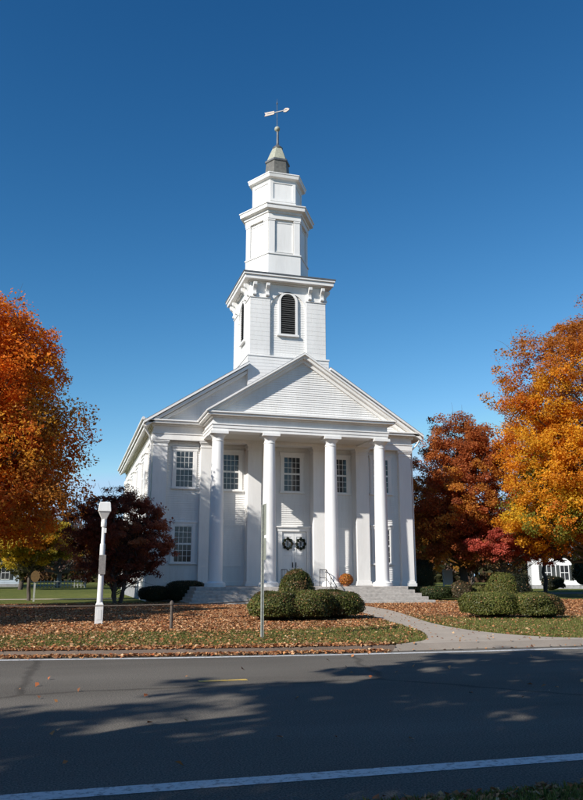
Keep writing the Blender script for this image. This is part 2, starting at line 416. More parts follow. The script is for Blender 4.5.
# pilasters on the front
def pilaster(x, w=.80, yb=WF, yf=42.72, z0=1.0, z1=9.06):
    m = MB(); h = w/2
    m.box(x-h, x+h, yf, yb, z0+.3, z1-.36)
    p = part(m, 'pilaster', M['white'], bevel=.01)
    b = MB(); b.box(x-h-.10, x+h+.10, yf-.10, yb, z0+.003, z0+.18); b.box(x-h-.05, x+h+.05, yf-.05, yb, z0+.18, z0+.3)
    c = MB(); c.box(x-h-.025, x+h+.025, yf-.025, yb, z1-.36, z1-.30); c.box(x-h, x+h, yf-.005, yb, z1-.30, z1-.16); c.box(x-h-.05, x+h+.05, yf-.05, yb, z1-.16, z1-.09); c.box(x-h-.09, x+h+.09, yf-.09, yb, z1-.09, z1-.002)
    b.build('pilaster_base', M['white'], p, bevel=.01); c.build('pilaster_cap', M['white'], p, bevel=.008)
pilaster(XL+.40, yb=WS); pilaster(XR-.40, yb=WS)
for x in (CX-4.72, CX+4.62, CX-1.98, CX+1.95): pilaster(x)
# pilasters along the lit side wall
for y in (46.0, 50.4, 54.8, 59.2, 63.3):
    m = MB(); m.box(XL-.16, XL, y-.4, y+.4, 1.3, 8.7); m.box(XL-.22, XL, y-.46, y+.46, 8.7, 9.058); part(m, 'side_pilaster', M['white'])

def window(x, zb, zt, y, w=1.02, cols=4, rows=3, side=None, cas=.17):
    """casing + sash bars + glass; side=-1 builds it on the left wall (x is then the position along Y)"""
    def T(mb):
        if side is None: return mb
        mb.v = [(y - (p[1]-0)*-1, p[0], p[2]) if False else (y + p[1], x + (p[0]), p[2]) for p in mb.v]
        mb.f = [f[::-1] for f in mb.f]; return mb
    ox = 0 if side is not None else x; oy = 0 if side is not None else y
    h = w/2
    fr = MB()
    fr.box(ox-h-cas, ox-h, oy-.075, oy+.02, zb-.02, zt); fr.box(ox+h, ox+h+cas, oy-.075, oy+.02, zb-.02, zt)
    fr.box(ox-h-cas-.05, ox+h+cas+.05, oy-.085, oy+.02, zt, zt+cas); fr.box(ox-h-cas-.08, ox+h+cas+.08, oy-.13, oy+.02, zt+cas, zt+cas+.06)
    fr.box(ox-h-cas-.07, ox+h+cas+.07, oy-.14, oy+.02, zb-.11, zb-.02)
    root = part(T(fr), 'window', M['white'])
    sa = MB(); zm = (zb+zt)/2; b = .022
    for (a, c, d) in ((zm, zt, .045), (zb-.02, zm, .04)):
        dy0, dy1 = oy-d-.012, oy-d+.02
        sa.box(ox-h, ox-h+.05, dy0, dy1, a, c); sa.box(ox+h-.05, ox+h, dy0, dy1, a, c)
        sa.box(ox-h+.05, ox+h-.05, dy0, dy1, a, a+.05); sa.box(ox-h+.05, ox+h-.05, dy0, dy1, c-.05, c)
        for i in range(1, cols):
            xx = ox-h+.05+(w-.1)*i/cols; sa.box(xx-b/2, xx+b/2, dy0+.004, dy1, a+.05, c-.05)
        for i in range(1, rows):
            zz = a+.05+(c-a-.1)*i/rows; sa.box(ox-h+.05, ox+h-.05, dy0+.006, dy1-.003, zz-b/2, zz+b/2)
    T(sa).build('sash', M['white'], root)
    g = MB(); g.box(ox-h+.002, ox+h-.002, oy-.034, oy+.015, zb-.018, zt-.002); T(g).build('pane', M['glass'], root)
    return root
UZ = (6.46, 8.52); LZ = (2.34, 4.32)
window(5.93, *UZ, WS-.0); window(5.96, *LZ, WS)
window(8.68, *UZ, WF); window(12.38, *UZ, WF, w=1.06); window(15.33, *UZ, WF); window(17.82, *UZ, WS); window(17.82, *LZ, WS)
for y in (48.2, 52.6, 57.0, 61.4):
    window(y, *UZ, XL, side=-1); window(y, *LZ, XL, side=-1)
# blind panels under the porch windows
for x in (8.78, 15.42):
    m = MB(); h = .62; a, b = 2.12, 4.4
    m.box(x-h, x+h, WF-.045, WF+.01, b-.07, b); m.box(x-h, x+h, WF-.045, WF+.01, a, a+.07); m.box(x-h, x-h+.07, WF-.045, WF+.01, a+.07, b-.07); m.box(x+h-.07, x+h, WF-.045, WF+.01, a+.07, b-.07)
    m.box(x-h+.07, x+h-.07, WF-.026, WF+.01, a+.07, b-.07)
    part(m, 'blind_panel', M['white'])
# doors
DX = 12.50
df = MB(); df.box(DX-.98, DX-.74, WF-.14, WF+.02, 1.062, 4.12); df.box(DX+.74, DX+.98, WF-.14, WF+.02, 1.062, 4.12); df.box(DX-1.02, DX+1.02, WF-.16, WF+.02, 4.12, 4.34); df.box(DX-1.1, DX+1.1, WF-.24, WF+.02, 4.34, 4.43)
df.box(DX-.74, DX+.74, WF-.07, WF+.02, 4.0, 4.12)
part(df, 'door_frame', M['white'], bevel=.008)
for s in (-1, 1):
    a, b = (DX-.735, DX-.006) if s < 0 else (DX+.006, DX+.735)
    m = MB(); m.box(a, b, WF-.05, WF+.015, 1.065, 3.995)
    st = .13
    d = part(m, 'door', M['doorw'])
    p = MB()
    zc = [1.065, 1.30, 1.95, 2.1, 2.75, 2.9, 3.82, 3.995]
    p.box(a, a+st, WF-.075, WF-.048, 1.065, 3.995); p.box(b-st, b, WF-.075, WF-.048, 1.065, 3.995)
    for i in range(0, 8, 2): p.box(a+st, b-st, WF-.075, WF-.048, zc[i], zc[i+1])
    p.box((a+b)/2-.05, (a+b)/2+.05, WF-.073, WF-.048, 1.30, 1.95)
    p.build('door_panelling', M['doorw'], d, bevel=.008)
    k = MB(); xk = DX + s*.10; k.tube([(xk, WF-.08, 2.12), (xk, WF-.13, 2.15), (xk, WF-.135, 2.22), (xk, WF-.13, 2.29), (xk, WF-.08, 2.32)], .018, 8); k.box(xk-.03, xk+.03, WF-.085, WF-.074, 2.07, 2.37)
    k.build('handle', M['black'], d)
# lantern by the door, small meter box on the other side
ln = MB(); x, y = 10.72, WF; ln.lathe([(.03,3.28),(.09,3.34),(.12,3.62),(.13,3.64),(.05,3.74),(.02,3.8)], x, y-.22, 6); ln.tube([(x,y,3.72),(x,y-.12,3.86),(x,y-.22,3.8)], .016, 6); ln.box(x-.06, x+.06, y-.03, y+.01, 3.55, 3.8)
part(ln, 'wall_lantern', M['black'])
ln = MB(); ln.box(13.25, 13.4, WF-.1, WF+.01, 3.0, 3.45); part(ln, 'wall_box', M['plaque'], bevel=.01)

# porch platform and granite steps
pf = MB(); pf.box(CX-5.78, CX+5.72, 39.08, 42.94, .05, 1.06); part(pf, 'porch_floor', M['granite'], bevel=.02)
for i in range(1, 5):
    zt = 1.06 - .172*i; m = MB(); e = .25*i; y0 = 39.08 - .30*i
    xl, xr = CX-5.78-e*.45, CX+5.72+e
    px = .45*.25; pr = .25
    m.box(xl, xr, y0, y0+.298, .05, zt)
    m.box(xl, xl+px-.002, y0+.30, 42.9, .05, zt); m.box(xr-pr+.002, xr, y0+.30, 42.9, .05, zt)
    part(m, 'step', M['granite'], bevel=.015)
# columns
for x in (7.27, 10.12, 13.63, 16.55):
    m = MB(); prof = [(.375,1.34),(.372,2.4),(.362,4.2),(.345,6.0),(.322,7.6),(.305,8.62)]
    m.lathe(prof, x, 40.0, 40); c = part(m, 'column', M['white'], smooth=True)
    b = MB(); b.lathe([(.55,1.062),(.55,1.16),(.52,1.17),(.535,1.20),(.535,1.235),(.50,1.27),(.42,1.285),(.40,1.31),(.385,1.345)], x, 40, 40); b.build('column_base', M['white'], c, smooth=True)
    k = MB(); k.lathe([(.306,8.615),(.33,8.63),(.335,8.66),(.31,8.68),(.312,8.80),(.335,8.83),(.40,8.92),(.44,8.96),(.44,9.0)], x, 40, 40); k.box(x-.48, x+.48, 39.52, 40.48, 9.0, 9.148); k.build('column_capital', M['white'], c, smooth=True)
# porch entablature
def ulayer(mb, hw, yf, th, z0, z1, yb=42.1):
    mb.box(CX-hw, CX+hw, yf, yf+th, z0, z1)
    for s in (-1, 1):
        a, b = (CX-hw, CX-hw+th) if s < 0 else (CX+hw-th, CX+hw)
        mb.box(a, b, yf+th+.001, yb, z0, z1)
pe = MB(); ulayer(pe, 5.02, 39.62, .78, 9.15, 9.30, 42.59); ulayer(pe, 5.05, 39.59, .8, 9.302, 9.48, 42.59); ulayer(pe, 5.09, 39.55, .8, 9.482, 9.54, 42.55); ulayer(pe, 5.0, 39.64, .7, 9.542, 9.88, 42.62)
part(pe, 'porch_entablature', M['white'], bevel=.01)
pc = MB(); ulayer(pc, 5.12, 39.52, .8, 9.882, 9.96, 42.49); ulayer(pc, 5.34, 39.30, .9, 9.962, 10.08, 42.19); ulayer(pc, 5.42, 39.22, .9, 10.082, 10.15, 42.11)
part(pc, 'porch_cornice', M['white'], bevel=.01)
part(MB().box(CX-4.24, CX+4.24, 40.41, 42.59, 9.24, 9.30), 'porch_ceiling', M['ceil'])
part(MB().chevron(CX, 5.43, 10.235, SL, .03, 39.19, 42.45), 'porch_roof', M['roof'])
pr = MB(); pr.chevron(CX, 5.42, 10.21, SL, .10, 39.16, 42.44); pr.chevron(CX, 5.33, 10.15+.02, SL, .16, 39.30, 42.43); pr.chevron(CX, 5.10, 10.155, SL, .20, 39.52, 40.2)
part(pr, 'pediment_cornice', M['white'])
part(MB().prism([(CX-5.0,10.151),(CX+5.0,10.151),(CX,10.151+SL*4.95)], 39.66, 43.0), 'pediment', M['clap'])
pm = MB().clap((0,39.66,0), (1,0,0), (0,-1,0), lambda z: (CX-4.98+(z-10.15)/SL, CX+4.98-(z-10.15)/SL), 10.151, 13.4); part(pm, 'pediment_siding', M['clap'])
# gutter and downspout at the front left corner
dp = MB(); dp.tube([(3.52,42.3,9.98),(3.56,42.45,9.7),(3.9,42.78,9.25),(4.0,42.86,8.9),(4.0,42.86,.9),(3.9,42.7,.6)], .055, 10); part(dp, 'downspout', M['white'], smooth=True)
gt = MB(); gt.tube([(3.46,42.1,10.12),(3.46,YB+.6,10.12)], .09, 10); part(gt, 'gutter', M['white'], smooth=True)
dp = MB(); dp.tube([(20.28,42.3,9.98),(20.1,42.5,9.5),(19.85,42.88,9.1),(19.85,42.88,1.0)], .05, 10); part(dp, 'downspout', M['white'], smooth=True)

# ---- tower
TXc, TYc = 11.90, 44.97
hb, hs = 2.51, 2.38            # half widths: base, shaft
tb = MB(); tb.box(TXc-hb, TXc+hb, TYc-hb, TYc+hb, 10.2, 14.30); part(tb, 'tower_base', M['white'])
tcl = MB()
for (o_, u_, n_v) in (((TXc,TYc-hb,0),(1,0,0),(0,-1,0)), ((TXc-hb,TYc,0),(0,1,0),(-1,0,0)), ((TXc+hb,TYc,0),(0,1,0),(1,0,0))):
    tcl.clap(o_, u_, n_v, lambda z: (-hb, hb), 11.5, 14.24, e=.2, d=.012)
part(tcl, 'tower_base_siding', M['clap'])
tk = MB(); tk.box(TXc-hb-.04, TXc+hb+.04, TYc-hb-.04, TYc+hb+.04, 14.302, 14.40); part(tk, 'tower_water_table', M['white'], bevel=.01)
hr = hs-.16
ts = MB(); ts.box(TXc-hr, TXc+hr, TYc-hr, TYc+hr, 14.402, 18.98); part(ts, 'belfry_wall', M['white'])
tcl = MB()
for (o_, u_, n_v) in (((TXc,TYc-hr,0),(1,0,0),(0,-1,0)), ((TXc-hr,TYc,0),(0,1,0),(-1,0,0)), ((TXc+hr,TYc,0),(0,1,0),(1,0,0))):
    tcl.clap(o_, u_, n_v, lambda z: (-hr, hr), 14.41, 18.9, e=.15, d=.012)
part(tcl, 'belfry_siding', M['clap'])
PW = 1.24
for sx in (-1, 1):
    for sy in (-1, 1):
        x0, x1 = sorted((TXc+sx*hs, TXc+sx*(hs-PW))); y0, y1 = sorted((TYc+sy*hs, TYc+sy*(hs-PW)))
        m = MB(); m.box(x0, x1, y0, y1, 14.403, 18.02); p = part(m, 'belfry_pier', M['clap'], bevel=.012)
        mm = MB(); mm.clap(((x0+x1)/2, y0 if sy < 0 else y1, 0), (1,0,0), (0,sy,0), lambda z: (-PW/2+.01, PW/2-.01), 14.5, 17.98, e=.28, d=.008)
        mm.clap((x0 if sx < 0 else x1, (y0+y1)/2, 0), (0,1,0), (sx,0,0), lambda z: (-PW/2+.01, PW/2-.01), 14.5, 17.98, e=.28, d=.008); mm.build('pier_siding', M['clap'], p)
        c = MB(); e = .05; c.box(x0-e, x1+e, y0-e, y1+e, 18.02, 18.10); c.box(x0, x1, y0, y1, 18.10, 18.98)
        c.build('pier_cap', M['white'], p, bevel=.01)
# paired scroll brackets under the tower cornice
def bracket(pos, n):
    n = Vector(n); u = Vector((-n.y, n.x, 0)); m = MB(); w = .11
    prof = [(0,18.12),(.10,18.12),(.16,18.18),(.16,18.27),(.10,18.33),(.11,18.45),(.18,18.58),(.28,18.66),(.34,18.74),(.36,18.90),(0,18.90)]
    k = len(prof); vs_ = []
    for s in (-w, w):
        for d, z in prof: q = Vector(pos) + u*s + n*d; vs_.append((q.x, q.y, z))
    m.add(vs_, [list(range(k)), list(range(2*k-1, k-1, -1))] + [(i, k+i, k+(i+1)%k, (i+1)%k) for i in range(k)])
    part(m, 'bracket', M['white'], bevel=.012)
for n in ((0,-1), (-1,0), (1,0), (0,1)):
    for s in (-1, 1):
        for off in (hs-.24, hs-PW+.2):
            u = Vector((-n[1], n[0], 0)); q = Vector((TXc, TYc, 0)) + Vector((n[0], n[1], 0))*(hs+.003) + u*(s*off)
            bracket((q.x, q.y, 0), (n[0], n[1], 0))
# arched spandrel above the recess and louvred arch windows, front and side faces
def archpts(r, zs, n=14): return [(r*math.cos(PI*i/n), zs + r*math.sin(PI*i/n)) for i in range(n+1)]
def place(mb, n):
    """local x along wall, y = outward distance from tower axis plane, z"""
    n = Vector((*n, 0)); u = Vector((-n.y, n.x, 0)); out = []
    for (x, y, z) in mb.v: q = Vector((TXc, TYc, 0)) + u*x + n*y; out.append((q.x, q.y, z))
    mb.v = out; return mb
for n in ((0,-1), (-1,0), (1,0)):
    r = hs-PW-.02; m = MB()
    poly = [(r+.02,18.97),(-r-.02,18.97),(-r-.02,17.38)] + archpts(r, 17.4)[::-1] + [(r+.02,17.38)]
    m.prism(poly, hr+.02, hs-.03); part(place(m, n), 'arch_spandrel', M['white'])
    # casing ring
    zs = 17.98; ro, ri = .60, .46; zb = 15.86
    ring = [(-ro, zb)] + archpts(ro, zs)[::-1] + [(ro, zb), (ri, zb)] + archpts(ri, zs) + [(-ri, zb)]
    m = MB(); m.prism(ring, hr+.01, hr+.13); m.box(-ro-.08, ro+.08, hr+.01, hr+.18, zb-.12, zb-.001)
    wroot = part(place(m, n), 'louvre_window', M['white'])
    m = MB(); m.prism([(-ri+.002, zb)] + archpts(ri-.002, zs)[::-1] + [(ri-.002, zb)], hr+.012, hr+.03); place(m, n).build('backing', M['dark'], wroot)
    m = MB(); z = zb+.04
    while z < zs+ri-.06:
        hw = ri-.004 if z < zs else math.sqrt(max(ri**2-(z-zs)**2, .0004))-.004
        m.add([(-hw,hr+.035,z+.085),(hw,hr+.035,z+.085),(hw,hr+.105,z),(-hw,hr+.105,z),(-hw,hr+.035,z+.067),(hw,hr+.035,z+.067),(hw,hr+.105,z-.018),(-hw,hr+.105,z-.018)],
              [(0,1,2,3),(7,6,5,4),(3,2,6,7),(0,4,5,1)]); z += .135
    place(m, n).build('louvres', M['louvre'], wroot)
tc = MB()
for e, a, b in ((.10,18.982,19.06),(.42,19.062,19.30),(.50,19.302,19.42)): tc.box(TXc-hs-e, TXc+hs+e, TYc-hs-e, TYc+hs+e, a, b)
part(tc, 'tower_cornice', M['white'], bevel=.015)
e = hs+.53; tr = MB(); tr.add([(TXc-e,TYc-e,19.422),(TXc+e,TYc-e,19.422),(TXc+e,TYc+e,19.422),(TXc-e,TYc+e,19.422),(TXc-e,TYc-e,19.50),(TXc+e,TYc-e,19.50),(TXc+e,TYc+e,19.50),(TXc-e,TYc+e,19.50),(TXc-1.5,TYc-1.5,20.0),(TXc+1.5,TYc-1.5,20.0),(TXc+1.5,TYc+1.5,20.0),(TXc-1.5,TYc+1.5,20.0)],
    [(3,2,1,0),(0,1,5,4),(1,2,6,5),(2,3,7,6),(3,0,4,7),(4,5,9,8),(5,6,10,9),(6,7,11,10),(7,4,8,11),(8,9,10,11)])
part(tr, 'tower_roof', M['lead'])
# ---- six-sided lantern stages
LX, LY = 11.80, 44.97
def hexa(prof, name, mat, parent=None, **kw):
    m = MB(); m.lathe(prof, LX, LY, 6, rot=0); return part(m, name, mat, parent, **kw)
def hexface(mb_fn, R, name, mat, parent=None):
    for i in range(6):
        a = PI/6 + i*PI/3; ap_ = R*math.cos(PI/6); m = mb_fn(R, ap_)
        ca, sa = math.cos(a), math.sin(a)
        m.v = [(LX + y*ca - x*sa, LY + y*sa + x*ca, z) for x, y, z in m.v]
        m.build(name, mat, parent if parent is not None else church)
R1 = 1.98
st1 = hexa([(R1,19.7),(R1,24.02)], 'lantern_stage', M['white'])
hexa([(R1+.12,19.71),(R1+.12,21.20),(R1+.18,21.22),(R1+.18,21.30),(R1+.05,21.34)], 'stage_plinth', M['white'], st1)
def face1(R, ap_):
    m = MB(); h = R/2; d = .09
    if sd < 0: m.box(-h-.02, -h+.36, ap_-.05, ap_+d, 21.30, 23.62); m.box(-h-.05, -h+.39, ap_-.05, ap_+d+.03, 23.5, 23.615)
    else: m.box(h-.36, h+.02, ap_-.05, ap_+d, 21.30, 23.62); m.box(h-.39, h+.05, ap_-.05, ap_+d+.03, 23.5, 23.615)
    return m
for sd in (-1, 1): hexface(face1, R1, 'stage_pilaster', M['white'], st1)
def face1b(R, ap_):
    m = MB(); h = R/2-.40; t = .05
    m.box(-h, h, ap_-.02, ap_+.03, 23.40, 23.46); m.box(-h, h, ap_-.02, ap_+.03, 21.42, 21.48); m.box(-h, -h+t, ap_-.02, ap_+.03, 21.48, 23.40); m.box(h-t, h, ap_-.02, ap_+.03, 21.48, 23.40)
    return m
hexface(face1b, R1, 'stage_panel', M['white'], st1)
hexa([(R1+.16,23.62),(R1+.16,23.98),(R1+.24,24.0),(R1+.26,24.12),(R1+.50,24.2),(R1+.52,24.42),(R1+.58,24.46),(R1+.58,24.52),(R1-.2,24.80)], 'stage_cornice', M['white'], st1)
R2 = 1.64
st2 = hexa([(R2,24.6),(R2,26.6)], 'lantern_stage', M['white'])
hexa([(R2+.06,24.62),(R2+.06,25.0),(R2,25.04)], 'stage_plinth', M['white'], st2)
def face2(R, ap_):
    m = MB(); h = R/2; d = .045
    m.box(-h-.01, -h+.17, ap_-.05, ap_+d, 25.04, 26.5); m.box(h-.17, h+.01, ap_-.05, ap_+d, 25.04, 26.5); m.box(-h+.17, h-.17, ap_-.05, ap_+d, 26.32, 26.5); m.box(-h+.17, h-.17, ap_-.05, ap_+d, 25.04, 25.2)
    return m
hexface(face2, R2, 'stage_panel', M['white'], st2)
hexa([(R2+.07,26.5),(R2+.10,26.58),(R2+.30,26.64),(R2+.34,26.82),(R2+.38,26.86),(R2+.38,26.92),(.85,27.2)], 'stage_cornice', M['white'], st2)
# cap, finial, ball
m = MB(); m.lathe([(.92,27.12),(.86,27.4),(.78,28.42)], LX, LY, 6, 0); part(m, 'cupola_drum', simple('weathered_copper', (.12,.115,.10), .6, .3, 5))
m = MB(); m.lathe([(.80,28.42),(.86,28.46),(.86,28.58),(.78,28.62)], LX, LY, 6, 0); part(m, 'cupola_band', M['lead'])
m = MB(); m.lathe([(.74,28.62),(.62,28.95),(.44,29.40),(.34,29.62)], LX, LY, 6, 0); part(m, 'cupola_cap', M['tin'])
m = MB(); m.lathe([(.34,29.60),(.36,29.68),(.22,29.82),(.10,29.95),(.085,30.1),(.075,30.98)], LX, LY, 14); part(m, 'finial', M['lead'], smooth=True)
m = MB(); m.lathe([(.05,30.94)] + [(.19*math.sin(PI*i/12), 31.15-.19*math.cos(PI*i/12)) for i in range(2, 12)] + [(.03,31.36)], LX-.03, LY, 20); part(m, 'finial_ball', M['tin'], smooth=True)
wv = MB(); wv.tube([(LX-.04,LY,31.3),(LX-.05,LY,33.25)], .022, 8); wv.lathe([(.02,33.0),(.06,33.1),(.02,33.2),(.012,33.32),(.002,33.5)], LX-.05, LY, 8)
vane = part(wv, 'weather_vane', M['lead'])
u = Vector((.80, -.60, 0)); o_ = Vector((LX-.05, LY, 32.45)); nrm = Vector((-u.y, u.x, 0))*.03
def flat(poly):
    m = MB(); k = len(poly)
    A = [o_ + u*a + Vector((0,0,b)) for a, b in poly]; m.add([(p-nrm)[:] for p in A] + [(p+nrm)[:] for p in A], [list(range(k)), list(range(2*k-1, k-1, -1))] + [(i, k+i, k+(i+1)%k, (i+1)%k) for i in range(k)]); return m
flat([(-.75,-.03),(.75,-.03),(.75,.03),(-.75,.03)]).build('vane_bar', M['lead'], vane)
flat([(-.92,-.14),(-.20,-.12),(-.20,.12),(-.92,.14),(-.84,0)]).build('vane_tail', M['gilt'], vane)
flat([(.48,-.12),(.66,-.16),(.86,-.06),(.92,.02),(.80,.12),(.62,.15),(.48,.05)]).build('vane_head', M['gilt'], vane)

# wreaths on the two doors
def wreath(x, label):
    n = 900; a = rng.uniform(0, 2*PI, n); b = rng.uniform(0, 2*PI, n); k = .055 + .035*(np.cos(a*8) > .1)
    k = .018 + .06*(np.cos(a*8) > .2); r = .25 + k*np.cos(b)
    C = np.stack([x + r*np.cos(a), WF-.14 + .8*k*np.sin(b), 3.42 + r*np.sin(a)*1.1], 1)
    nr = np.stack([np.cos(b)*np.cos(a), -np.abs(np.sin(b))-.3, np.cos(b)*np.sin(a)], 1) + rng.normal(size=(n,3))*.4
    t = np.array([(.012,.022,.012),(.02,.03,.014),(.05,.02,.015)])[rng.choice(3, n, p=[.5,.4,.1])]*rng.uniform(.7,1.3,(n,1))
    e = thing('wreath', label, 'wreath', (x, WF-.08, 3.42), 'wreaths on the church doors')
    quads_obj('greenery', leaf_quads(C, nr, rng.uniform(.06,.10,n)), M['shrub'], e, t)
    m = MB(); m.box(x-.03, x+.03, WF-.16, WF-.10, 3.30, 3.55); m.tube([(x, WF-.11, 3.68), (x, WF-.1, 3.75)], .012, 6); m.build('ribbon', M['shutter'], e)
wreath(DX-.40, 'dark wreath on the left door leaf, half in shade')
wreath(DX+.39, 'dark wreath on the right door leaf, in full sun')

# iron hand railings on the steps
def railing(x, label):
    e = thing('hand_railing', label, 'railing', (x, 39.3, 1.06), 'iron railings on the church steps')
    m = MB(); m.tube([(x,40.45,1.93),(x,39.35,1.93),(x,37.75,1.12),(x,37.62,1.02)], .022, 8); m.build('top_rail', M['black'], e, smooth=True)
    m = MB(); m.tube([(x,40.45,1.5),(x,39.35,1.5),(x,37.8,.72)], .014, 8); m.build('lower_rail', M['black'], e)
    for y, zb, zt in ((40.45,1.06,1.93),(39.35,1.06,1.93),(38.6,.72,1.56),(37.8,.25,1.14)):
        m = MB(); m.tube([(x,y,zb),(x,y,zt)], .02, 8); m.build('post', M['black'], e)
    for y in (40.2, 39.95, 39.7):
        m = MB(); m.tube([(x,y,1.5),(x,y,1.93)], .01, 6); m.build('baluster', M['black'], e)
railing(10.93, 'black iron stair railing beside the shaded left door leaf'); railing(13.08, 'black iron stair railing beside the third column and the orange flowers')

# ------------------------------------------------------------------ foliage
def pal(colors, n, p=None): return np.array(colors)[rng.choice(len(colors), n, p=p)]
def bumpy(d, seed, amp=.12):
    r = np.random.default_rng(seed); out = np.zeros(len(d))
    for k in range(7):
        f = r.normal(size=3)*(2.0 + k*.9); out += np.sin(d@f + r.uniform(0, 6.28))/(1+k*.5)
    return 1 + amp*out/2.2
def shrub(name, label, cat, c, R, n, colors, p=None, size=(.035,.065), ex=3.1, seed=1, group=None, amp=.09, spikes=.12, kind='shrub'):
    """dense clipped or natural shrub standing on the ground: c=(x,y), R=(rx,ry,height)"""
    x, y = c; z0 = gz(y); rx, ry, h = R; n = int(n*1.8)
    e = thing(name, label, cat, (x, y, z0), group)
    d = unit(rng.normal(size=(n, 3))); d[:,2] = np.where(d[:,2] < -.55, -d[:,2], d[:,2])
    def surf(d):
        k = (np.abs(d)**ex).sum(1)**(-1/ex); return k*bumpy(d, seed, amp)
    r = surf(d)*rng.uniform(.86, 1.04, n)
    if spikes: r += (rng.random(n) < .05)*rng.uniform(0, spikes, n)
    P = d*r[:,None]; zc = .5
    C = np.stack([x + P[:,0]*rx, y + P[:,1]*ry, z0 + np.clip((P[:,2]*.5+zc), .02, 3)*h], 1)
    nr = d + rng.normal(size=(n,3))*.55 + np.array([0,0,.25])
    f = bumpy(C/1.2, seed+5, .5)[:,None]
    t = pal(colors, n, p)*np.clip(f, .6, 1.5)*rng.uniform(.7, 1.3, (n,1))
    if name == 'boxwood':                                       # winter-browned patches
        br = (f[:,0] < .70) & (rng.random(n) < .55); t[br] = pal([(.15,.085,.035),(.20,.11,.045),(.10,.07,.03)], int(br.sum()))
    dead = (rng.random(n) < .02) & (d[:,2] > .1); t[dead] = pal([(.42,.19,.08),(.5,.28,.14),(.3,.12,.05)], int(dead.sum()))
    quads_obj('foliage', leaf_quads(C, nr, rng.uniform(size[0], size[1], n)), M[kind], e, t)
    # woody inner body
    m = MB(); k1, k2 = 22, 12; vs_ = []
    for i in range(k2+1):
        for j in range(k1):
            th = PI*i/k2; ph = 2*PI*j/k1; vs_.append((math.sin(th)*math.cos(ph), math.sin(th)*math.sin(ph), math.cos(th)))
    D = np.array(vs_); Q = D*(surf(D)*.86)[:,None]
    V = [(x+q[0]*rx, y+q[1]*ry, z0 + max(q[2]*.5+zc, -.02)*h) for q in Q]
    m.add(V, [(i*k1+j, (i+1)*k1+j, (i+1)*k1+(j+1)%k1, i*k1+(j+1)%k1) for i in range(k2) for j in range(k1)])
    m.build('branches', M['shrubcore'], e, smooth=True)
    return e
G1 = [(.075,.085,.018),(.05,.065,.014),(.10,.105,.025),(.12,.10,.03),(.10,.055,.02)]
shrub('boxwood', 'low clipped green shrub behind the thin sign post, left end of the bed', 'shrub', (6.5,24.9), (.84,.95,.90), 12000, G1, [.3,.3,.2,.12,.08], seed=3, ex=2.6, amp=.12, group='shrubs in the bed before the steps')
shrub('boxwood', 'low clipped shrub with brown patches, middle of the front bed', 'shrub', (7.6,24.9), (.82,.9,.96), 12000, G1, [.25,.25,.2,.15,.15], seed=8, ex=2.6, amp=.12, group='shrubs in the bed before the steps')
shrub('boxwood', 'low clipped green shrub beside the curving path, right end of the bed', 'shrub', (8.75,25.5), (.86,1.0,.95), 12000, G1, [.32,.33,.2,.1,.05], seed=13, ex=2.6, amp=.12, group='shrubs in the bed before the steps')
shrub('boxwood', 'tall domed green shrub behind the low clipped bed, before the church door', 'shrub', (7.95,27.3), (.62,.65,1.66), 8000, G1, [.3,.32,.2,.12,.06], seed=21, ex=2.2, group='shrubs in the bed before the steps')
G2 = [(.085,.095,.018),(.06,.075,.015),(.11,.115,.025),(.13,.11,.03)]
shrub('boxwood', 'wide low dome of clipped shrub at the bend of the path, right lawn', 'shrub', (14.4,25.1), (.96,.95,.88), 14000, G2, seed=31, group='shrubs on the right lawn')
shrub('boxwood', 'smaller low dome of clipped shrub, rightmost on the right lawn', 'shrub', (15.85,24.4), (.82,.85,.84), 12000, G2, seed=37, group='shrubs on the right lawn')
shrub('boxwood', 'upright rounded green shrub rising behind the two low domes', 'shrub', (17.3,28.9), (.58,.6,1.55), 9000, G2, seed=41, ex=2.2, group='shrubs on the right lawn')
shrub('boxwood', 'loose green shrub left of the upright rounded one, right lawn', 'shrub', (18.0,30.4), (.6,.6,1.5), 7000, G2, seed=43, ex=2.1, amp=.16, group='shrubs on the right lawn')
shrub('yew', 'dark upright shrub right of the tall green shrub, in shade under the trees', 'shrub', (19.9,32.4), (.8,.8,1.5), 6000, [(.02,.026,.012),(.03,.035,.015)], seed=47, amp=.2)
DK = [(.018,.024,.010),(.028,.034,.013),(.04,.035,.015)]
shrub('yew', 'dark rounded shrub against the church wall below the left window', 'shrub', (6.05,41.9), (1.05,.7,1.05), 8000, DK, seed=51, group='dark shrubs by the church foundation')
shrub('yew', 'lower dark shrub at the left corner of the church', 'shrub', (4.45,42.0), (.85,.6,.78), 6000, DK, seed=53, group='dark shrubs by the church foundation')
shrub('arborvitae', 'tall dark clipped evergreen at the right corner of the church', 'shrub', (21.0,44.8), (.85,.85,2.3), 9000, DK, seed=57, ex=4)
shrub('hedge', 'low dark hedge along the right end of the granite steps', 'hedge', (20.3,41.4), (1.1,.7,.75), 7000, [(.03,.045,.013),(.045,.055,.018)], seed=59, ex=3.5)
BR = [(.10,.075,.04),(.13,.10,.05),(.08,.08,.03),(.16,.10,.06)]
shrub('garden_shrub', 'brownish upright shrub just right of the low dark hedge', 'shrub', (21.6,40.6), (.45,.45,.95), 3000, BR, seed=61, amp=.25, size=(.06,.11))
shrub('garden_shrub', 'yellow green spreading shrub under the rust tree, right of the brownish one', 'shrub', (22.9,41.0), (.75,.6,.75), 4000, [(.10,.105,.03),(.14,.12,.035),(.07,.08,.02)], seed=63, amp=.25, size=(.06,.11))
shrub('garden_shrub', 'dark low shrub in the shade under the rust tree', 'shrub', (26.0,45.6), (1.1,.6,.8), 4000, DK, seed=67, amp=.2)

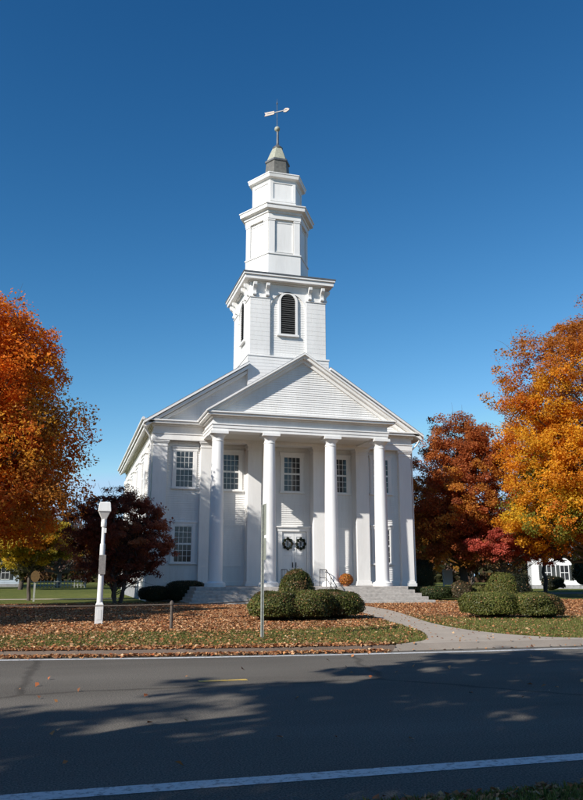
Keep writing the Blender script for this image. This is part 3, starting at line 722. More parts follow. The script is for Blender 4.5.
shrub('arborvitae', 'tall dark evergreen standing before the right end of the white house', 'shrub', (48.3,65.5), (1.3,1.3,4.4), 7000, DK, seed=71, ex=2.2, size=(.09,.16), amp=.2)
shrub('garden_shrub', 'dark shrub at the left corner of the white house', 'shrub', (45.0,66.0), (.9,.9,1.3), 3500, DK, seed=73, size=(.09,.16), amp=.2)
# potted chrysanthemum
e = thing('potted_chrysanthemum', 'rounded rust orange chrysanthemum in a pot on the porch by a column', 'potted plant', (14.27, 39.55, 1.06))
m = MB(); m.lathe([(.16,1.06),(.19,1.18),(.21,1.18),(.21,1.22),(.18,1.22),(.17,1.2)], 14.27, 39.55, 20); m.build('pot', M['terracotta'], e, smooth=True)
n = 2600; d = unit(rng.normal(size=(n,3))); d[:,2] = np.where(d[:,2] < -.75, -d[:,2], d[:,2]); r = rng.uniform(.75,1.03,n)[:,None]
quads_obj('flowers', leaf_quads(np.array([14.27,39.55,1.40]) + d*r*np.array([.38,.38,.33]), d+rng.normal(size=(n,3))*.4, rng.uniform(.04,.08,n)), M['shrub'], e, pal([(.40,.13,.02),(.32,.09,.02),(.5,.2,.03),(.08,.08,.02)], n, [.4,.3,.2,.1]))

# ------------------------------------------------------------------ trees
def tubes_np(lines):
    m = MB()
    for pts, rad, k in lines: m.tube(pts, rad, k)
    return m
def tree(name, label, loc, trunk_r, clear, ells, nclump, nleaf, clump_r, lsize, zones, bark='bark', group=None, stems=1, twig=.35, lean=(0,0), nbranch=60, seed=0, cat='tree', surface=.62, flat=.6, nested=True, gaps=0.0):
    """trunk and limbs + crown of leaf clumps. ells: crown ellipsoids (dx,dy,cz,rx,ry,rz) in metres; zones(C)-> (M,3) pigment by clump"""
    global rng
    keep = rng; rng = np.random.default_rng(1000+seed); r_ = rng
    x0, y0 = loc; z0 = gz(y0)
    e = thing(name, label, cat, (x0, y0, z0), group)
    E_ = np.array(ells, float); wgt = E_[:,3]*E_[:,4]*E_[:,5]; wgt = wgt**.75; wgt /= wgt.sum()
    pts = []; tries = 0; md = clump_r*.62
    while len(pts) < nclump and tries < nclump*60:
        tries += 1
        k = r_.choice(len(E_), p=wgt); d = unit(r_.normal(size=3)); rr = r_.random()**(1-surface)
        q = E_[k,:3] + d*rr*E_[k,3:]
        if pts and np.min(np.linalg.norm(np.array(pts)-q, axis=1)) < md*(1 - .5*tries/(nclump*60)): continue
        pts.append(q)
    P = np.array(pts)
    if len(P) > 30:                                             # no clump hangs loose in the air
        dm = np.sort(np.linalg.norm(P[:,None]-P[None], axis=2), axis=1)[:,3]; P = P[dm < 1.75*np.median(dm)]
    P = P + np.array([x0, y0, z0]); n = len(P)
    ctr = np.array([x0, y0, z0 + E_[:,2].mean()])
    ztop = P[:,2].max(); zlow = P[:,2].min()
    # trunk(s) and limbs
    lines = []; axes = []
    for s in range(stems):
        a = 2*PI*s/stems + .5; spread = 0 if stems == 1 else .22*(ztop-z0)
        top = np.array([x0 + lean[0] + spread*math.cos(a), y0 + lean[1] + spread*math.sin(a), z0 + (ztop-z0)*.86])
        base = np.array([x0 + (.12*math.cos(a) if stems > 1 else 0), y0 + (.12*math.sin(a) if stems > 1 else 0), z0-.15])
        K = 9; ax = []
        for i in range(K+1):
            t = i/K; w_ = r_.normal(size=3)*.014*(ztop-z0)*(t > 0); w_[2] = 0
            ax.append(base*(1-t) + top*t + w_*(1 if 0 < i else 0))
        ax = np.array(ax); rad = [trunk_r*(1.35 if i == 0 else 1)*(1-.93*(i/K))**.85 + .012 for i in range(K+1)]
        # root flare
        lines.append(([tuple(ax[0]), tuple(ax[0]*.86 + ax[1]*.14)] + [tuple(q) for q in ax[1:]], [rad[0]*1.15, trunk_r*.98] + rad[1:], 12 if trunk_r > .15 else 8)); axes.append((ax, rad))
    order = r_.permutation(n)[:nbranch]
    for i in order:
        q = P[i]; ax, rad = axes[r_.integers(len(axes))]
        zmin = z0 + clear; zs = min(max(zmin, q[2] - (.35+.35*r_.random())*np.linalg.norm((q-ctr)[:2]) - .3), ax[-1][2])
        t = np.clip((zs-ax[0][2])/(ax[-1][2]-ax[0][2]), .02, .98)*(len(ax)-1); j = int(t); f = t-j
        b = ax[j]*(1-f) + ax[min(j+1,len(ax)-1)]*f; rb = max(.02, (rad[j]*(1-f) + rad[min(j+1,len(ax)-1)]*f)*.45)
        L = np.linalg.norm(q-b); mid = b*.5 + q*.5 + np.array([0,0,-.06*L]) + r_.normal(size=3)*.05*L; m2 = b*.2+q*.8 + r_.normal(size=3)*.05*L
        rb = min(rb, .028*L+.012)
        lines.append(([tuple(b), tuple(b*.75+mid*.25 + r_.normal(size=3)*.02*L), tuple(mid), tuple(m2), tuple(q)], [rb, rb*.8, rb*.55, rb*.33, .008], 6))
        for _ in range(3):
            o = m2 if r_.random() < .6 else mid; d = unit(unit(q-b) + r_.normal(size=3)*.7 + np.array([0,0,.3])); l = clump_r*r_.uniform(.8, 1.9)
            lines.append(([tuple(o), tuple(o + d*l*.5 + r_.normal(size=3)*.06*l), tuple(o + d*l)], [max(.008, rb*.25), .009, .004], 4))
    # bare twigs poking out of the crown
    for i in range(int(n*twig)):
        q = P[r_.integers(n)]; d = unit(unit(q-ctr) + r_.normal(size=3)*.35 + np.array([0,0,.45])); l = clump_r*r_.uniform(1.0, 1.9)
        lines.append(([tuple(q), tuple(q + d*l*.55 + r_.normal(size=3)*.05*l), tuple(q + d*l)], [.012, .008, .004], 4))
    tubes_np(lines).build('trunk', M[bark], e, smooth=True)
    # leaves
    per = (nleaf*np.clip(r_.normal(1, .35, n), .3, 1.9)/n).astype(int)
    idx = np.repeat(np.arange(n), per); mcount = len(idx)
    cr = clump_r*r_.uniform(.65, 1.25, n)
    d = unit(r_.normal(size=(mcount,3))); rad_ = r_.random(mcount)**.5
    sub = r_.normal(size=(n, 5, 3))*.55                          # every clump is itself five little sprays
    sidx = r_.integers(0, 5, mcount)
    off = d*rad_[:,None]*.62 + sub[idx, sidx]
    off[:,2] *= flat
    C = P[idx] + off*cr[idx][:,None]
    out = unit(C - ctr); nr = out*.5 + np.array([0,0,.55]) + r_.normal(size=(mcount,3))*.6
    base = zones(P - np.array([x0,y0,z0]), r_)
    t = base[idx]*r_.uniform(.82, 1.18, (mcount,1))
    alt = zones(P[idx[::1]][:, :] - np.array([x0,y0,z0]), r_) if False else base[r_.integers(0, n, mcount)]
    mixm = (r_.random(mcount) < .06)[:,None]; t = np.where(mixm, alt*r_.uniform(.8,1.2,(mcount,1)), t)
    quads_obj('crown', leaf_quads(C, nr, r_.uniform(lsize[0], lsize[1], mcount)*np.exp(r_.normal(0, .22, mcount))), M['leaf'], e, t)
    rng = keep
    return e
def zone_mix(cols, weights, f=.35, seed=0):
    cols = np.array(cols); w_ = np.array(weights, float)/sum(weights)
    def z(Pl, r_):
        s = np.random.default_rng(seed); v = np.zeros(len(Pl))
        for k in range(5): v += np.sin(Pl@(s.normal(size=3)*f*(1+.5*k)) + s.uniform(0,6.28))/(1+.4*k)
        v = .5 + v/4.2 + r_.normal(size=len(Pl))*.13
        v = np.clip((np.argsort(np.argsort(v))+.5)/len(v), 0, .999)
        return cols[np.searchsorted(np.cumsum(w_), v).clip(0, len(cols)-1)]*r_.uniform(.85, 1.15, (len(Pl),1))
    return z

OR = [(.72,.205,.02),(.84,.32,.028),(.60,.16,.025),(.76,.38,.045),(.48,.20,.035)]
tree('maple', 'huge orange maple with rust tints at the left edge of the lawn', (-4.9,36.6), .42, 3.0,
     [(0,0,8.6,3.9,4.6,6.0),(2.3,-.5,6.6,2.3,3.2,2.8),(1.5,0,10.4,2.3,3.0,2.6),(1.7,-1,4.4,2.9,3.2,1.3)], 400, 170000, 1.0, (.09,.16),
     zone_mix(OR, [.34,.28,.18,.1,.1], .4, 2), nbranch=130, seed=1, twig=.12, flat=.8, surface=.68)
def zr(Pl, r_):
    z = zone_mix([(.76,.38,.025),(.72,.29,.02),(.62,.20,.02),(.48,.14,.022)], [.36,.32,.2,.12], .45, 5)(Pl, r_)
    g = zone_mix([(.34,.31,.035),(.72,.44,.03),(.22,.22,.035),(.70,.32,.02)], [.3,.25,.2,.25], .6, 9)(Pl, r_)
    top = zone_mix([(.52,.19,.03),(.44,.14,.035),(.60,.24,.02)], [.4,.3,.3], .5, 6)(Pl, r_)
    lo = (Pl[:,2] + r_.normal(size=len(Pl))*1.0 < 7.2) & (r_.random(len(Pl)) < .72); hi = Pl[:,2] + r_.normal(size=len(Pl))*1.2 > 13.5
    return np.where(lo[:,None], g, np.where(hi[:,None], top, z))
tree('maple', 'tall golden orange maple with green low boughs at the right edge', (32.4,40.6), .42, 2.4,
     [(0,0,10.4,7.0,6.4,8.6),(-3.8,-.5,6.6,3.4,4,3.4),(-3.6,-1,4.5,4.2,4.2,1.6)], 540, 300000, 1.0, (.09,.16), zr, nbranch=140, seed=2, twig=.5, flat=.72, surface=.68)
tree('oak', 'rounded rust red oak between the church and the golden maple', (25.3,47.0), .28, 2.0,
     [(0,0,7.4,3.5,3.5,4.5),(-1.4,-.6,4.8,2.6,2.8,2.8),(1.0,0,9.3,2.4,2.6,2.4),(.6,-.5,4,3.2,3,1.8)], 260, 150000, .8, (.08,.15),
     zone_mix([(.54,.19,.05),(.44,.13,.04),(.62,.26,.045),(.36,.10,.035)], [.35,.3,.2,.15], .4, 12), nbranch=90, seed=3, twig=.4, flat=.75)
tree('ornamental_cherry', 'small spreading red tree under the golden maple, right lawn', (26.3,44.0), .11, 1.4,
     [(.9,0,3.3,2.5,2.2,.95),(-1.0,0,3.0,1.5,1.6,.75),(2.6,0,2.9,1.5,1.4,.6)], 100, 44000, .5, (.07,.12),
     zone_mix([(.60,.13,.085),(.50,.10,.065),(.64,.18,.09),(.40,.09,.05)], [.35,.3,.2,.15], .6, 14), nbranch=50, seed=4)
tree('bare_stemmed_maple', 'slim dark trunked tree with sparse red leaves before the white house', (36.4,54.5), .17, 2.2,
     [(0,0,4.6,2.4,2.2,1.8),(1.2,0,3.6,1.8,1.6,1.0)], 60, 16000, .6, (.1,.16),
     zone_mix([(.45,.12,.06),(.36,.10,.05),(.5,.2,.05)], [.4,.3,.3], .6, 18), nbranch=50, seed=24)
tree('purple_plum', 'dark maroon plum tree at the left front corner of the church', (2.35,39.4), .075, .4,
     [(.1,0,3.7,2.2,2.0,1.8),(-1.2,0,3.2,1.6,1.6,1.6),(1.2,-.2,3.1,1.5,1.5,1.5),(-1.0,0,4.7,.9,.9,1.0),(.4,0,4.8,1.2,1.1,.8),(0,0,1.9,2.0,1.7,1.0)], 210, 90000, .48, (.055,.11),
     zone_mix([(.24,.075,.048),(.31,.095,.055),(.42,.14,.07),(.17,.06,.045),(.50,.20,.09)], [.3,.3,.2,.12,.08], .7, 15), bark='bark', nbranch=90, stems=5, seed=5, twig=.6, surface=.5)
tree('young_maple', 'small yellow green tree beneath the huge orange maple', (-2.05,46.5), .11, 1.3,
     [(-.3,0,3.4,2.4,2.2,1.25),(1.0,0,3.0,1.6,1.5,.9)], 95, 40000, .55, (.08,.14),
     zone_mix([(.60,.40,.03),(.48,.36,.04),(.64,.32,.03),(.28,.26,.04)], [.35,.3,.15,.2], .6, 16), nbranch=40, seed=6)
# trees beside the road on the camera's side: their shade falls over the road and lawn
sh = zone_mix(OR, [.3,.25,.2,.15,.1], .4, 20)
tree('roadside_maple', 'orange roadside maple left of the viewer, its shadow across the near road', (-7.8,-.3), .3, 4.0, [(0,0,8.6,4.2,3.6,3.2),(1.6,.6,10.4,2.8,2.4,2.0)], 46, 11500, .88, (.2,.32), sh, nbranch=50, seed=7, group='maples beside the near verge')
tree('roadside_maple', 'broad roadside maple farther left along the near verge', (-13.2,-.9), .35, 4.0, [(0,0,9.5,5.2,4.2,4.2)], 60, 13500, .93, (.2,.32), sh, nbranch=50, seed=8, group='maples beside the near verge')
tree('roadside_maple', 'tall roadside maple behind the viewer, shading the right end of the road', (-4.6,-2.6), .4, 5.0, [(0,0,12.2,4.8,3.6,5.0)], 52, 12500, .90, (.2,.32), sh, nbranch=50, seed=9, group='maples beside the near verge')
tree('roadside_maple', 'slender roadside maple standing a little ahead of the viewer, left', (-5.6,5.0), .22, 4.5, [(0,0,9.8,3.0,2.4,2.4),(.6,.4,7.4,2.2,2,1.6)], 30, 7500, .85, (.2,.32), sh, nbranch=40, seed=17, group='maples beside the near verge')
tree('lawn_maple', 'orange maple standing out left on the lawn, its shade across the leaves', (-12.5,25.0), .4, 3.2, [(0,0,7.4,5.4,5.0,4.2)], 95, 20000, 1.15, (.22,.36), sh, nbranch=50, seed=10)

# background trees: a few kinds, each copied
def copy_tree(src, loc, label, s=1.0, rz=0.0, group=None):
    c = src.copy(); COL.objects.link(c); c.location = (loc[0], loc[1], gz(loc[1])); c.rotation_euler = (0,0,rz); c.scale = (s,s,s); c['label'] = label
    for ch in src.children:
        d = ch.copy(); COL.objects.link(d); d.parent = c; d.matrix_parent_inverse = ch.matrix_parent_inverse.copy()
    return c
BGG = 'trees in the distance'
b1 = tree('distant_tree', 'distant yellow orange tree seen in the gap right of the church', (31.5,74.0), .25, 1.8, [(0,0,5.6,3.6,3.6,4.2),(1,0,8,2.4,2.4,2.6)], 80, 9000, 1.0, (.26,.42), zone_mix([(.45,.20,.03),(.36,.12,.03),(.28,.20,.04),(.5,.25,.04)], [.3,.3,.2,.2], .5, 30), nbranch=40, seed=11, group=BGG)
b2 = tree('distant_tree', 'distant dark green tree beyond the left lawn, nearest the pale house', (-11.5,92.0), .3, 2.0, [(0,0,6.2,4.4,4.4,4.6)], 80, 9000, 1.1, (.28,.45), zone_mix([(.035,.045,.016),(.05,.055,.018),(.07,.065,.02)], [.4,.35,.25], .5, 31), nbranch=40, seed=12, group=BGG)
b3 = tree('distant_tree', 'distant bare greyish pink tree beyond the left lawn', (-1.2,98.0), .3, 1.6, [(0,0,5.4,4.2,4.2,4.2)], 80, 6000, 1.1, (.2,.34), zone_mix([(.20,.12,.09),(.26,.13,.10),(.17,.13,.10)], [.4,.3,.3], .5, 32), nbranch=70, seed=13, twig=1.5, bark='barkp', group=BGG)
copy_tree(b1, (41.0,86), 'distant yellow tree left of the white house, behind the rust oak', 1.05, 1.0)
copy_tree(b2, (36.5,92), 'distant dark tree behind the gap under the rust oak', .95, 2.0)
copy_tree(b2, (70.0,104), 'distant dark tree behind the white house', 1.5, 3.4)
copy_tree(b1, (55.0,100), 'distant orange tree behind the roof of the white house', 1.2, 4.0)
copy_tree(b2, (-4.6,84), 'dark low tree beyond the yellow green tree on the left', .85, 1.1)
copy_tree(b2, (5.0,118), 'distant dark tree beyond the maroon plum', 1.1, 5.0)
copy_tree(b3, (9.0,108), 'distant bare pinkish tree beside the church end, left', 1.0, 2.2)
copy_tree(b1, (2.2,112), 'distant yellow tree between the bare pinkish trees, left', .8, 2.9)
copy_tree(b2, (-20.0,110), 'distant dark tree farthest to the left', 1.4, .4)
copy_tree(b3, (47.0,112), 'distant bare tree far behind the golden maple', 1.2, .8)
copy_tree(b1, (-16.0,125), 'distant orange tree far off beyond the pale house', 1.3, .9)
copy_tree(b3, (27.0,98), 'distant bare tree nearest the right corner of the church', 1.0, 3.9)

# far woods all round, one mass beyond the houses
n = 150000; a = rng.uniform(0, 2*PI, n); R_ = rng.uniform(150, 185, n); u_ = rng.random(n)
hh = 9 + 3.0*np.sin(a*23) + 2.0*np.sin(a*41+1) + 1.6*np.sin(a*77+2) + 1.2*np.sin(a*131+.5)
zz = hh*u_**1.1; C = np.stack([R_*np.sin(a), R_*np.cos(a)+20, zz + .2], 1)
wc = np.array([(.20,.11,.05),(.24,.13,.05),(.10,.09,.04),(.14,.08,.05),(.07,.07,.03)])[((np.sin(a*37)+np.sin(a*61+1)+np.sin(a*97+2))*1.1+2.5+rng.normal(0,.5,n)).astype(int).clip(0,4)]
wo = quads_obj('woodland', leaf_quads(C, unit(rng.normal(size=(n,3))), rng.uniform(.9,1.9,n)), M['leaf'], None, wc*rng.uniform(.7,1.3,(n,1))); wo['kind'] = 'stuff'
# ------------------------------------------------------------------ buildings far off
def house(name, label, x, y, w, d, h, rise, wall, wins, door=None, rot=0, ridge_x=True):
    z0 = gz(y); e = thing(name, label, 'house', (x, y, z0)); e.rotation_euler = (0, 0, rot)
    def P(mb, nm, mat, par=None): return mb.build(nm, mat, par if par is not None else e)
    P(MB().box(x-w/2-.03, x+w/2+.03, y-.03, y+d, z0-.1, z0+.4), 'foundation', M['granite_dark'])
    m = MB(); m.box(x-w/2, x+w/2, y, y+d, z0+.4, z0+h); m.clap((x,y,0), (1,0,0), (0,-1,0), lambda z: (-w/2, w/2), z0+.4, z0+h, e=.2)
    if not ridge_x: m.prism([(x-w/2, z0+h+.001), (x+w/2, z0+h+.001), (x, z0+h+rise)], y, y+d)
    P(m, 'wall', wall)
    r = MB()
    if ridge_x:
        r.add([(x-w/2-.35,y-.35,z0+h-.05),(x+w/2+.35,y-.35,z0+h-.05),(x+w/2+.35,y+d+.35,z0+h-.05),(x-w/2-.35,y+d+.35,z0+h-.05),(x-w/2-.35,y+d/2,z0+h+rise),(x+w/2+.35,y+d/2,z0+h+rise)],
              [(3,2,1,0),(0,1,5,4),(2,3,4,5),(0,4,3),(1,2,5)])
    else: r.chevron(x, w/2+.4, z0+h-.1, rise/(w/2), .22, y-.3, y+d+.2)
    ro = P(r, 'roof', M['roof'])
    c = MB(); c.box(x+w*.18, x+w*.18+.7, y+d/2-.3, y+d/2+.3, z0+h+rise*.4, z0+h+rise+.8); P(c, 'chimney', M['brick'], ro)
    for (wx, wz, ww, wh, sh_) in wins:
        f = MB(); f.box(wx-ww/2-.08, wx+ww/2+.08, y-.07, y+.02, z0+wz-.08, z0+wz+wh+.08); fo = P(f, 'window', M['housew'])
        g = MB(); g.box(wx-ww/2, wx+ww/2, y-.085, y-.05, z0+wz, z0+wz+wh); P(g, 'pane', M['glass'], fo)
        s = MB(); s.box(wx-ww/2, wx+ww/2, y-.1, y-.07, z0+wz+wh/2-.03, z0+wz+wh/2+.03); s.box(wx-.02, wx+.02, y-.098, y-.072, z0+wz, z0+wz+wh); P(s, 'sash', M['housew'], fo)
        if sh_:
            for sgn in (-1, 1):
                q = MB(); q.box(wx+sgn*(ww/2+.26)-.17, wx+sgn*(ww/2+.26)+.17, y-.09, y-.02, z0+wz-.05, z0+wz+wh+.05); P(q, 'shutter', M['shutter'], fo)
    if door:
        q = MB(); q.box(door-.75, door+.75, y-.1, y+.02, z0+.4, z0+2.95); dd = P(q, 'door_frame', M['housew'])
        q = MB(); q.box(door-.5, door+.5, y-.14, y-.09, z0+.42, z0+2.6); P(q, 'door', M['bluedoor'], dd)
    return e
house('house', 'white clapboard house with dark shutters and a pale blue door behind the red tree', 52.3, 73.0, 8.6, 7.5, 3.5, 2.0, M['housew'],
      [(49.6,.95,.8,1.5,True),(51.4,.95,.8,1.5,True),(55.4,.95,.8,1.5,True)], 53.5, rot=-.52)
house('house', 'taller white gabled house rising behind the low white one', 66.5, 84.0, 9, 9, 6.0, 3.2, M['housew'],
      [(63.6,1.2,.8,1.6,True),(66.5,1.2,.8,1.6,True),(69.4,1.2,.8,1.6,True),(64.8,4.0,.8,1.5,True),(68.2,4.0,.8,1.5,True)], None, rot=-.5, ridge_x=False)
house('house', 'pale blue house far off behind the trees at the left edge', -10.4, 104.0, 9, 8, 4.6, 2.6, M['houseb'], [(-12.6,1.0,.9,1.5,True),(-10.2,1.0,.9,1.5,True),(-7.6,1.0,.9,1.5,True)], None)
house('house', 'grey white house far beyond the lawn between church and oak', 33.5, 104.0, 9, 8, 4.2, 2.4, M['housew'], [(31,1.0,.9,1.5,False),(33.5,1.0,.9,1.5,False),(36,1.0,.9,1.5,False)], None)
# small white picket fence and brick wall far left
e = thing('picket_fence', 'low greyish picket fence far across the left lawn', 'fence', (-1.5, 96, gz(96)))
m = MB(); z0 = gz(96)
for i in range(17): xx = -4.2 + .38*i; m.prism([(xx-.05,z0),(xx+.05,z0),(xx+.05,z0+.85),(xx,z0+.95),(xx-.05,z0+.85)], 96-.02, 96+.02)
m.build('pickets', M['galv'], e)
m = MB(); m.box(-4.4,2.0,96.025,96.07,z0+.25,z0+.33); m.box(-4.4,2.0,96.025,96.07,z0+.65,z0+.73); m.build('rails', M['galv'], e)
for xx in (-4.4, -1.2, 2.0):
    m = MB(); m.box(xx-.07, xx+.07, 96.08, 96.2, z0-.1, z0+1.1); m.build('post', M['galv'], e)
e = thing('notice_board', 'small white notice board on two posts under the trees, right of the church', 'sign', (25.1, 49.0, gz(49)))
z0 = gz(49); m = MB(); m.box(24.75, 25.45, 48.97, 49.03, z0+.75, z0+1.75); m.build('panel', M['housew'], e, bevel=.01)
for xx in (24.8, 25.4):
    m = MB(); m.box(xx-.04, xx+.04, 49.032, 49.11, z0-.1, z0+1.8); m.build('post', M['housew'], e)
# ochre oval sign by the yellow tree
X, Y = -1.72, 44.6; z0 = gz(Y)
e = thing('oval_sign', 'ochre oval sign on a grey post beside the small yellow tree', 'sign', (X, Y, z0))
m = MB(); m.prism([(X+.23*math.cos(2*PI*i/24), z0+1.32+.30*math.sin(2*PI*i/24)) for i in range(24)], Y-.02, Y+.02); m.build('panel', M['ochre'], e)
m = MB(); m.box(X-.05, X+.05, Y+.022, Y+.11, z0-.1, z0+1.5); m.build('post', M['galv'], e)

# ------------------------------------------------------------------ street furniture
X, Y = .95, 24.4; z0 = gz(Y)
e = thing('street_lamp', 'white square headed lamp post standing in the fallen leaves', 'lamp post', (X, Y, z0))
m = MB(); w_ = .115; m.box(X-w_, X+w_, Y-w_, Y+w_, z0-.05, z0+.60); m.add([(X-w_,Y-w_,z0+.601),(X+w_,Y-w_,z0+.601),(X+w_,Y+w_,z0+.601),(X-w_,Y+w_,z0+.601),(X-.08,Y-.08,z0+.67),(X+.08,Y-.08,z0+.67),(X+.08,Y+.08,z0+.67),(X-.08,Y+.08,z0+.67)], [(3,2,1,0),(4,5,6,7),(0,1,5,4),(1,2,6,5),(2,3,7,6),(3,0,4,7)])
m.build('base', M['lampw'], e, bevel=.012)
m = MB(); m.lathe([(.088,z0+.66),(.082,z0+1.4),(.078,z0+2.35),(.076,z0+2.38),(.056,z0+2.42),(.054,z0+2.95)], X, Y, 20); m.build('pole', M['lampw'], e, smooth=True)
m = MB(); m.lathe([(.075,z0+2.90),(.085,z0+2.92),(.085,z0+3.05),(.08,z0+3.07),(.08,z0+3.16)], X, Y, 20); m.build('collar', M['lampw'], e, smooth=True)
h = MB()
h.lathe([(r, z0+z) for r, z in [(.10,3.13),(.13,3.18),(.225,3.33),(.24,3.36)]], X, Y, 4, PI/4); h.lathe([(r, z0+z) for r, z in [(.268,3.362),(.268,3.40),(.235,3.62),(.20,3.655)]], X, Y, 4, PI/4)
h.build('lamp_head', M['lampw'], e, bevel=.01)
m = MB(); m.box(X-.06, X+.06, Y-.122, Y-.114, z0+.16, z0+.46); m.build('access_cover', M['lampw'], e, bevel=.003)
m = MB(); m.box(X-.01, X+.08, Y-.12, Y-.095, z0+2.72, z0+2.86); m.box(X+.015, X+.05, Y-.095, Y-.045, z0+2.76, z0+2.8); m.build('junction_box', M['lampw'], e)
m = MB(); m.box(X-.085, X+.115, Y-.115, Y-.095, z0+1.48, z0+2.06); pl = m.build('sign_plate', M['plaque'], e, bevel=.008)
m = MB()
for zz in (1.62, 1.92): m.box(X-.09, X+.09, Y-.094, Y-.06, z0+zz-.02, z0+zz+.02)
m.build('band', M['galv'], pl)

X, Y = 4.55, 18.6; z0 = gz(Y)
e = thing('sign_post', 'thin steel post with road sign seen edge on before the shrubs', 'road sign', (X, Y, z0))
m = MB(); m.add([(X+a,Y+b,z) for z in (z0-.2, z0+3.2) for a, b in ((-.032,-.03),(-.012,-.03),(-.012,.02),(.012,.02),(.012,-.03),(.032,-.03),(.032,.035),(-.032,.035))], [list(range(7,-1,-1)), list(range(8,16))] + [(i,(i+1)%8,8+(i+1)%8,8+i) for i in range(8)])
m.build('post', M['galv'], e)
for za, zb in ((2.45, 3.22), (1.85, 2.38)):
    m = MB(); m.box(X+.034, X+.046, Y-.16, Y+.16, z0+za, z0+zb); pl = m.build('sign_plate', M['signface'], e, bevel=.003)
    m = MB(); m.tube([(X-.04,Y,z0+za+.12),(X+.055,Y,z0+za+.12)], .012, 6); m.tube([(X-.04,Y,z0+zb-.12),(X+.055,Y,z0+zb-.12)], .012, 6); m.build('bolts', M['galv'], pl)
# low chain-and-post fence
FP = [(-4.2,23.9), (2.79,21.9), (6.9,26.4)]
e = thing('post_and_cable_fence', 'low rusty iron post with sagging cable in the leaf covered lawn', 'fence', (2.79, 21.9, gz(21.9)))
for (a, b) in FP:
    z0 = gz(b); m = MB(); m.lathe([(.085,z0-.02),(.085,z0+.03),(.045,z0+.05),(.038,z0+.66),(.06,z0+.68),(.06,z0+.72),(.045,z0+.76),(.02,z0+.79)], a, b, 12); m.build('post', M['rust'], e, smooth=True)
for (a, b), (c, d) in zip(FP[:-1], FP[1:]):
    P_ = [(a+(c-a)*t, b+(d-b)*t, gz(b+(d-b)*t)+.69 - .10*4*t*(1-t)*.6) for t in [i/14 for i in range(15)]]
    m = MB(); m.tube(P_, .016, 6); m.build('cable', M['rust'], e)

# ------------------------------------------------------------------ fallen leaves and grass
LC = [(.44,.205,.08),(.34,.145,.06),(.53,.30,.15),(.25,.105,.05),(.58,.39,.22),(.38,.12,.045)]
def leaf_scatter(name, x, y, z, size, label=None, up=.75, cols=LC, p=(.26,.22,.2,.15,.1,.07)):
    n = len(x); C = np.stack([x, y, z], 1); nr = rng.normal(size=(n,3))*up*.55 + np.array([0,0,1])
    o = quads_obj(name, leaf_quads(C, nr, size, .8, -.16), M['dryleaf'], None, pal(cols, n, list(p))*rng.uniform(.75,1.2,(n,1))); o['kind'] = 'stuff'
    return o
n = 1500000
x = rng.uniform(-8, 34, n); y = 16.3 + (40-16.3)*rng.random(n)**1.25
den = litter(x, y); den = np.where(x > 12, np.maximum(den*.30*(.35+.65*sm(y,22,29)), .03), np.maximum(den*(1-.6*sm(x,4.5,7)*(1-sm(y,23,25))), .06))
patch = .5 + .5*np.sin(x*1.7+np.sin(y*1.1)*2)*np.sin(y*2.3+x*.4)
den = den*(.5 + .7*patch)
den = np.where(on_path(x, y), .005, den)
inside = (x < -.09*y - 1.2)          # outside the frame on the left
k = (rng.random(n) < den*.62) & (y > np.vectorize(far)(x)+KOFF+.1) & ~inside & (x < .78*y+1)
x, y = x[k], y[k]
leaf_scatter('fallen_leaves', x, y, gza(y) + rng.uniform(.012,.05,len(x)), rng.uniform(.04,.09,len(x))*np.where(rng.random(len(x)) < .06, 1.5, 1))
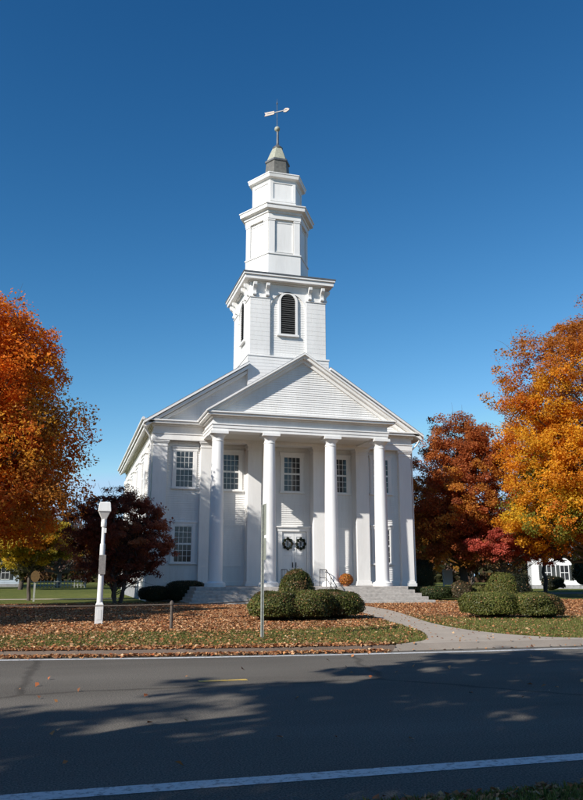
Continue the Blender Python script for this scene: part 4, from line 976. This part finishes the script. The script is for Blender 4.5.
# gutter leaves along the kerb + stray leaves on the asphalt
n = 7500; x = rng.uniform(-6, 18, n); off = -np.abs(rng.normal(0, .17, n)); keep_ = rng.random(n) < np.where(x < 6.8, .8, np.where(x < 13.2, .02, .6)); x, off = x[keep_], off[keep_]
y = np.vectorize(far)(x) + KOFF + off; leaf_scatter('gutter_leaves', x, y, np.full(len(x), .015) + rng.uniform(0,.03,len(x)), rng.uniform(.05,.10,len(x)))
n = 7000; x = rng.uniform(-6, 18, n); x = x[(x < 6.9) | (x > 13.4)]; n = len(x); y = np.vectorize(far)(x)+KOFF + np.abs(rng.normal(.2,.2,n)); leaf_scatter('kerb_leaves', x, y, np.full(n,.135), rng.uniform(.05,.10,n))
n = 70; x = rng.uniform(-2, 13, n); y = 5.7 + 9.8*rng.random(n)**.8; leaf_scatter('road_leaves', x, y, np.full(n,.025), rng.uniform(.05,.10,n), up=1.0)
n = 2600; x = rng.uniform(-1, 9, n); y = 5.45 - np.abs(rng.normal(0,.5,n)); leaf_scatter('verge_leaves', x, y, .05+rng.uniform(.01,.05,n), rng.uniform(.035,.08,n))
def blades(name, x, y, z, h, cols):
    n = len(x); a = rng.uniform(0, 2*PI, n); w_ = rng.uniform(.006,.012,n)
    lean_ = rng.normal(size=(n,2))*.35*h[:,None]
    B = np.stack([x, y, z], 1); s = np.stack([np.cos(a)*w_, np.sin(a)*w_, np.zeros(n)], 1)
    mid = B + np.stack([lean_[:,0]*.4, lean_[:,1]*.4, h*.6], 1); tip = B + np.stack([lean_[:,0], lean_[:,1], h], 1)
    V = np.stack([B-s, B+s, mid+s*.8, tip], 1); o = quads_obj(name, V, M['blade'], None, pal(cols, n)*rng.uniform(.7,1.3,(n,1))); o['kind'] = 'stuff'; return o
GC = [(.11,.135,.026),(.15,.165,.036),(.20,.18,.05),(.25,.20,.08),(.08,.105,.02)]
n = 240000; x = rng.uniform(-4, 22, n); y = 16.5 + 8*rng.random(n)**1.6
k = ~on_path(x, y) & (y > np.vectorize(far)(x)+KOFF+.17) & (rng.random(n) < 1-.6*litter(x, y)) & (x < .75*y+2)
x, y = x[k], y[k]; blades('grass', x, y, gza(y)-.005, rng.uniform(.025,.075,len(x)), GC)
n = 26000; x = rng.uniform(-1, 8, n); y = 5.45 - np.abs(rng.normal(0,.45,n)); blades('grass', x, y, np.full(n,.02)+np.clip((5.42-y)*.08,0,.07), rng.uniform(.03,.09,n), GC)
